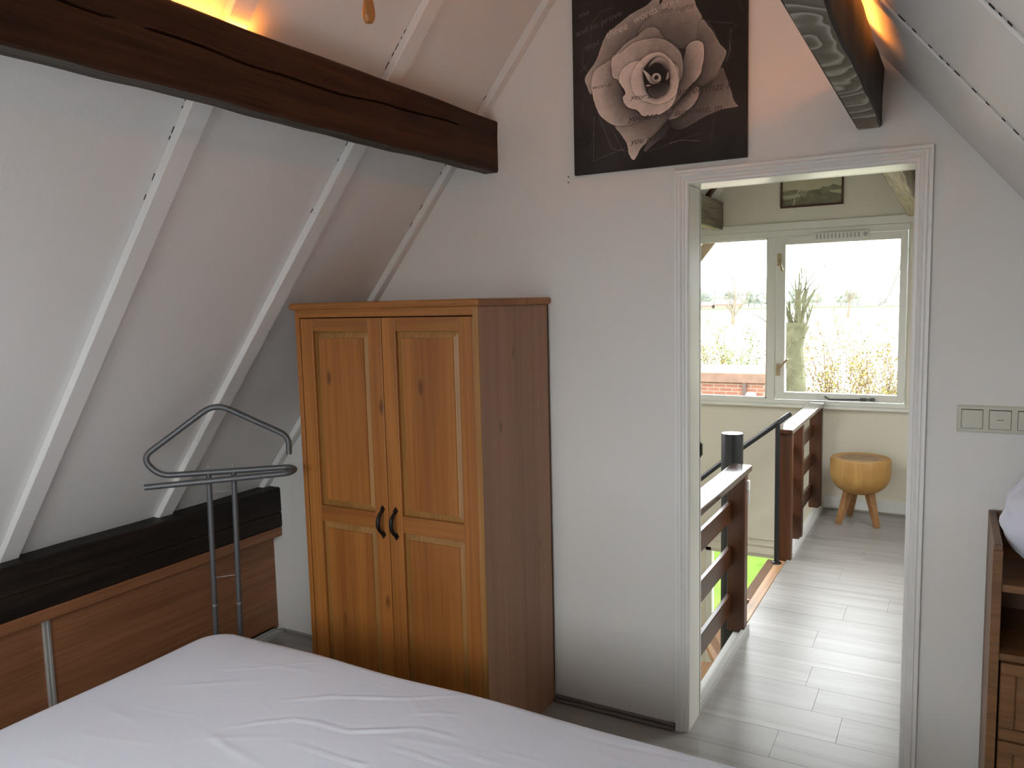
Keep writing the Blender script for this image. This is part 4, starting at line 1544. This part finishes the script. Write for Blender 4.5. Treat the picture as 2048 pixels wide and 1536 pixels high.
    for tx, a, b2, sz, mt in (('angel, that I', (930, 795), (1375, 735), .036, dark), ('you are my sunshine, m', (520, 1012), (1305, 915), .032, dark),
                              ('you are m', (540, 1205), (850, 1150), .030, dark), ('words', (230, 745), (400, 715), .022, faint), ('your a', (540, 828), (715, 815), .024, dark),
                              ('the night', (800, 115), (1070, 70), .026, faint),
                              ('three', (350, 325), (525, 235), .036, chalk), ('words', (575, 195), (770, 100), .036, chalk), ('are I', (810, 75), (945, 25), .034, chalk),
                              ('that', (170, 430), (295, 365), .032, dim), ('and to prove', (95, 310), (475, 125), .030, dim), ('the', (120, 155), (205, 115), .026, dim)):
        lettering(tx, W(*a), W(*b2), yl, sz, mt, t, .35 if mt in (dark, faint) else .1)


rose_canvas()


def bridge_photo():
    x0, x1, z0, z1 = -1.139, -.706, 2.234, 2.530
    t = thing('framed_photo', ((x0 + x1) / 2, FY, z0), 'framed sepia photo of a wooden bridge above the landing window', 'picture')
    fw = .013
    f = MB().box(x0, x1, FY - .018, FY, z0, z0 + fw).box(x0, x1, FY - .018, FY, z1 - fw, z1)
    f.box(x0, x0 + fw, FY - .018, FY, z0 + fw, z1 - fw).box(x1 - fw, x1, FY - .018, FY, z0 + fw, z1 - fw)
    f.build('frame', 'frame', t)
    w, h = 210, 140
    X, Y = np.meshgrid(np.linspace(0, 1, w), np.linspace(0, 1, h))
    rng = np.random.RandomState(5)
    nz = fnoise((h, w), rng, ((8, 1), (22, .8), (60, .6)))
    val = .42 - .10 * (1 - Y) + .03 * nz
    tl = .60 - .03 * np.sin(X * 9) - .05 * np.clip(X - .35, 0, 1) + .03 * (nz - .5)
    for c in (.70, .86):
        tl -= np.clip(.045 - np.abs(X - c) * .7, 0, 1)
    val = np.where(Y > tl, .13 + .10 * nz, val)
    val = np.where((Y > .70) & (X < .30), .22 + .14 * nz, val)
    val = np.where((Y > .66) & (X > .80) & (Y < .80), .38, val)
    reed = .80 - .18 * np.exp(-((X - .6) / .28) ** 2) + .05 * (nz - .5)
    val = np.where(Y > reed, .09 + .13 * nz, val)

    def ln_(xa, ya, xb, yb, wd, v_):
        nonlocal val
        l2 = (xb - xa) ** 2 + (yb - ya) ** 2
        u = np.clip(((X - xa) * (xb - xa) + (Y - ya) * (yb - ya)) / l2, 0, 1)
        d = np.hypot((X - xa - u * (xb - xa)) * 1.45, Y - ya - u * (yb - ya))
        a = np.clip(1.4 - d / wd, 0, 1)
        val = val * (1 - a) + v_ * a
    for q in ((.20, .86, .33, .52), (.26, .86, .37, .50), (.03, .77, .24, .73), (.04, .81, .24, .78), (.30, .44, .30, .62), (.35, .42, .36, .66), (.40, .44, .41, .66), (.28, .62, .42, .56), (.33, .74, .40, .55), (.37, .76, .43, .60), (.23, .72, .30, .55)):
        ln_(*q, .008, .42)
    ln_(.22, .93, .26, .80, .02, .12)
    ln_(.19, .99, .22, .86, .02, .36)
    rgb = np.clip(val, .03, .9)[..., None] * np.array([1.0, .93, .62]) * 1.5
    print_mesh('photo_print', t, x0 + fw - .001, x1 - fw + .001, z0 + fw - .001, z1 - fw + .001, FY - .007, rgb, .35)


bridge_photo()

# ================================================================== OUTDOORS
GZ = -2.70
struct(MB().add([(-60, FB, GZ), (60, FB, GZ), (60, 27, GZ), (-60, 27, GZ)], [(0, 1, 2, 3)]).build('ground_lawn', 'lawn'), 'bright green lawn behind the house')
struct(MB().add([(-1500, 27, GZ), (1500, 27, GZ), (1500, 2500, GZ), (-1500, 2500, GZ)], [(0, 1, 2, 3)]).build('ground_field', 'field'), 'pale straw field')  # pale straw is the field's own base colour
struct(MB().add([(-1500, -400, GZ - .02), (1500, -400, GZ - .02), (1500, FB, GZ - .02), (-1500, FB, GZ - .02)], [(0, 1, 2, 3)]).build('ground_yard', plain('grey_gravel', (.34, .33, .32), .95, var=.2, bscale=3)), 'unseen gravel yard, neutral grey to keep bounced light uncoloured')  # unseen ground, greyed so no green light bounces indoors
struct(MB().prism_z([(-500, 255), (300, 255), (300, 262), (-500, 262)], GZ, GZ + .35).build('ground_bank', 'ditch'), 'thin green bank across the far field')


def out(px, py, dist):
    r = ray(px, py)
    return EYE + r * (dist / r.y)


def branch(mb, p, d, length, r, depth, rng, spread=.5, bend=.25, kids=3, minr=.003, tips=None):
    pts, rs = [p.copy()], [r]
    n = 4
    dd = d.normalized()
    for i in range(n):
        dd = (dd + Vector((rng.gauss(0, bend), rng.gauss(0, bend), rng.gauss(0, bend * .6))) * .5).normalized()
        pts.append(pts[-1] + dd * length / n)
        rs.append(max(minr, r * (1 - .55 * (i + 1) / n)))
    mb.tube(pts, rs, 5 if r > .02 else 4, cap=False)
    if tips is not None:
        tips += pts[2:]
    if depth > 0:
        for k in range(kids):
            i = rng.randint(1, n)
            nd = (dd + Vector((rng.gauss(0, spread), rng.gauss(0, spread), rng.gauss(.15, spread * .6)))).normalized()
            branch(mb, pts[i], nd, length * rng.uniform(.5, .8), rs[i] * .65, depth - 1, rng, spread, bend, kids, minr, tips)


def pollard():
    rng = random.Random(11)
    D = 14.0
    b0 = out(1592, 790, D)
    top = out(1589, 640, D)
    t = thing('pollard_tree', (b0.x, b0.y, GZ), 'pollarded tree trunk with thin upright shoots outside the window', 'tree')
    mb = MB()
    ts = [Vector((b0.x + .02, D, GZ)), Vector((b0.x + .01, D, -1.2)), b0.copy(), out(1591, 740, D), out(1584, 700, D), out(1588, 670, D), out(1590, 645, D)]
    mb.tube(ts, [.24, .20, .165, .15, .185, .20, .21], 14)
    for k in range(46):
        v = mb.v
    mb.v = [(x + rng.gauss(0, .012), y + rng.gauss(0, .012), z) for x, y, z in mb.v]
    mb.build('trunk', 'bark', t, smooth=True)
    for i, (bx, by, ex, ey) in enumerate(((1584, 645, 1576, 600), (1590, 645, 1597, 548), (1596, 655, 1605, 590), (1600, 660, 1628, 585), (1604, 660, 1615, 560), (1596, 665, 1590, 575), (1580, 650, 1570, 585), (1606, 675, 1622, 610), (1600, 650, 1600, 570), (1592, 700, 1618, 655), (1604, 640, 1629, 578))):
        a, e = out(bx, by, D - .12), out(ex, ey, D + rng.uniform(-.4, .2))
        sh = MB()
        branch(sh, a, e - a, (e - a).length, .028, 1, rng, .35, .16, 3, .006)
        sh.build('shoot', 'bark', t)
    P = [out(x, y, D - .1) for x, y in ((1580, 690), (1562, 668), (1545, 655), (1528, 640), (1515, 632), (1500, 626), (1486, 620))]
    sh = MB().tube(P, [.022, .018, .014, .012, .010, .008, .006], 5)
    sh.build('shoot', 'twig', t)
    iv = MB()
    for k in range(30):
        y_ = rng.uniform(650, 790)
        p = out(1590 + rng.uniform(-20, 20), y_, D - .2)
        branch(iv, p, Vector((rng.gauss(0, 1), -.4, rng.gauss(0, 1))), rng.uniform(.08, .25), .006, 0, rng)
    tag(iv.build('ivy_stem', 'bark', t), kind='stuff')


pollard()


def shrub(name, px, w_px, top_py, dist, twig, leaf, label, seed, nst=40, nleaf=500, lsz=.03):
    rng = random.Random(seed)
    c = out(px, 800, dist)
    hw = w_px / FPX * dist / 2
    topz = out(px, top_py, dist).z
    t = thing(name, (c.x, c.y, GZ), label, 'shrub')
    mb = MB()
    tips = []
    for k in range(nst):
        bx = c.x + rng.uniform(-.5, .5) * hw
        by = dist + rng.uniform(-.4, .4)
        d = Vector(((bx - c.x) / hw * .12 + rng.gauss(0, .05), rng.gauss(0, .05), 1))
        ln_ = (topz - GZ) * rng.uniform(.62, 1.0) / 1.75
        tip0 = []
        branch(mb, Vector((bx, by, GZ)), d, ln_ * 1.1, .016, 2, rng, .24, .14, 2, .005, tips)
    mb.build('stems', twig, t)
    lf = MB()
    tips = [p for p in tips if p.z > GZ + (topz - GZ) * .35]
    for k in range(nleaf):
        p = rng.choice(tips) + Vector((rng.gauss(0, .05), rng.gauss(0, .05), rng.gauss(0, .05)))
        u = Vector((rng.gauss(0, 1), rng.gauss(0, 1), rng.gauss(0, 1))).normalized() * lsz * rng.uniform(.6, 1.3)
        v = u.cross(Vector((rng.gauss(0, 1), rng.gauss(0, 1), rng.gauss(0, 1)))).normalized() * lsz * .5
        lf.add([p - u, p + v, p + u, p - v], [(0, 1, 2, 3)])
    tag(lf.build('foliage', leaf, t), kind='stuff')


shrub('bare_shrub', 1655, 120, 690, 16.6, 'twig_red', 'leaf_y', 'reddish twiggy shrub beside the pollarded trunk', 21, 60, 5200, .034)
shrub('bare_shrub', 1772, 95, 690, 19.0, 'twig_red', 'leaf_y', 'reddish twiggy shrub at the right edge of the window', 22, 52, 4600, .036)
shrub('bare_shrub', 1425, 90, 668, 21.5, 'twig', 'leaf_y', 'yellow leafed twiggy shrub behind the brick outbuilding', 23, 40, 4200, .038)
shrub('green_bush', 1505, 60, 705, 18.6, 'twig', 'leaf_g', 'fresh green bush behind the brick outbuilding corner', 24, 26, 4200, .04)


def shed():
    D = 13.5
    a = out(1527, 747, D)
    ztop = a.z
    x1 = a.x
    x0 = x1 - 4.2
    t = thing('brick_outbuilding', ((x0 + x1) / 2, D + 1.2, GZ), 'low orange brick outbuilding seen in the left pane', 'outbuilding')
    MB().box(x0, x1, D, D + 1.6, GZ, ztop - .16).build('wall', 'brick', t)
    MB().box(x0 - .05, x1 + .05, D - .05, D + 1.65, ztop - .17, ztop).build('fascia', plain('brown_fascia', (.17, .095, .065), .8, var=.3, bscale=60), t, bevel=.01, seg=1)
    MB().box(x0 + .1, x1 - .62, D - .04, D, ztop - .52, ztop - .46).build('ledge', plain('brown_ledge', (.09, .06, .045), .8), t)
    MB().box(x1 - .34, x1 - .28, D - .05, D, GZ, ztop - .17).build('downpipe', plain('brown_pipe', (.07, .042, .034), .7), t)
    p = out(1502, 795, D - .12)
    MB().lathe([(.085, -.25), (.085, .06), (.07, .085)], p, 14).build('vent_pipe', 'white_pot', t, smooth=True)


shed()


def bare_tree(px, base_py, top_py, dist, label, seed, r0=.12):
    rng = random.Random(seed)
    top = out(px, top_py, dist)
    t = thing('bare_tree', (top.x, dist, GZ), label, 'tree')
    h = top.z - GZ
    mb = MB()
    branch(mb, Vector((top.x, dist, GZ)), Vector((0, 0, 1)), h * .62, r0, 3, rng, .42, .1, 4, .03)
    mb.build('branches', 'twig', t)


bare_tree(1466, 603, 562, 120, 'small bare tree on the far field in the left pane', 31, .35)
bare_tree(1697, 600, 574, 150, 'small bare tree on the far field in the right pane', 32, .3)

# tree standing right of the window; only one drooping branch shows in the pane
rng = random.Random(41)
P = [out(x, y, 9.0) for x, y in ((1830, 470), (1802, 530), (1790, 560), (1778, 590), (1768, 606), (1756, 611))]
foot = Vector((P[0].x + .9, 9.0, GZ))
t = thing('bare_tree', foot, 'bare tree whose thin drooping branch hangs in the right pane', 'tree')
MB().tube([foot, foot + Vector((.03, 0, 3)), foot + Vector((.0, 0, 5.4)), foot + Vector((-.05, 0, 7.0))], [.16, .13, .10, .05], 10).build('trunk', 'bark', t, smooth=True)
mb = MB().tube([foot + Vector((0, 0, 5.2)), foot + Vector((-.4, 0, 5.5))] + P, [.04, .03, .014, .011, .009, .007, .006, .004], 5)
for q in P[1:]:
    for k in range(3):
        branch(mb, q, Vector((rng.gauss(0, 1), rng.gauss(0, .5), rng.gauss(.2, 1))), rng.uniform(.05, .16), .004, 0, rng)
mb.build('branch', 'twig', t)

# far tree line and farm
rng = random.Random(77)


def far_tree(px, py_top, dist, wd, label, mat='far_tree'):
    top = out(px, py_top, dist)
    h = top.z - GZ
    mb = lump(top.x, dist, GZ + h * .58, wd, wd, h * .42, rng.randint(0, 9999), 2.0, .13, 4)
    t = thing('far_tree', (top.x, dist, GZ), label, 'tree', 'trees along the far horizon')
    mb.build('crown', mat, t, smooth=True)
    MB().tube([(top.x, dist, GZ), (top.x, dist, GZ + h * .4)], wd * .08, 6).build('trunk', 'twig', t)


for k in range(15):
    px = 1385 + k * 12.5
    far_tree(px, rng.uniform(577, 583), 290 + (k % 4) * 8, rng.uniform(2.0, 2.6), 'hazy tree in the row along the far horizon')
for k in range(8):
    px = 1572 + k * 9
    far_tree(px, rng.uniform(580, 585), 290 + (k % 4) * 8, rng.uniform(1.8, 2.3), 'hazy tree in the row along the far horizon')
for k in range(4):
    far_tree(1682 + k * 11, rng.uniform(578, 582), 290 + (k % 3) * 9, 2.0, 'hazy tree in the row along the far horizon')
for px, wd, hh, lab in ((1456, 8, 3.2, 'far farmhouse with grey roof beneath the distant trees'), (1415, 4, 2.6, 'small far brick barn beside the farmhouse')):
    c = out(px, 590, 270)
    t = thing('farmhouse', (c.x, 270, GZ), lab, 'building')
    MB().box(c.x - wd / 2, c.x + wd / 2, 268, 274, GZ, GZ + hh * .5).build('wall', 'far_wall', t)
    r = MB()
    r.add([(c.x - wd / 2 - .3, 267.5, GZ + hh * .5), (c.x + wd / 2 + .3, 267.5, GZ + hh * .5), (c.x + wd / 2 + .3, 274.5, GZ + hh * .5), (c.x - wd / 2 - .3, 274.5, GZ + hh * .5),
           (c.x - wd / 2, 271, GZ + hh), (c.x + wd / 2, 271, GZ + hh)], [(0, 1, 5, 4), (2, 3, 4, 5), (1, 2, 5), (3, 0, 4), (3, 2, 1, 0)])
    r.build('roof', 'far_roof', t)
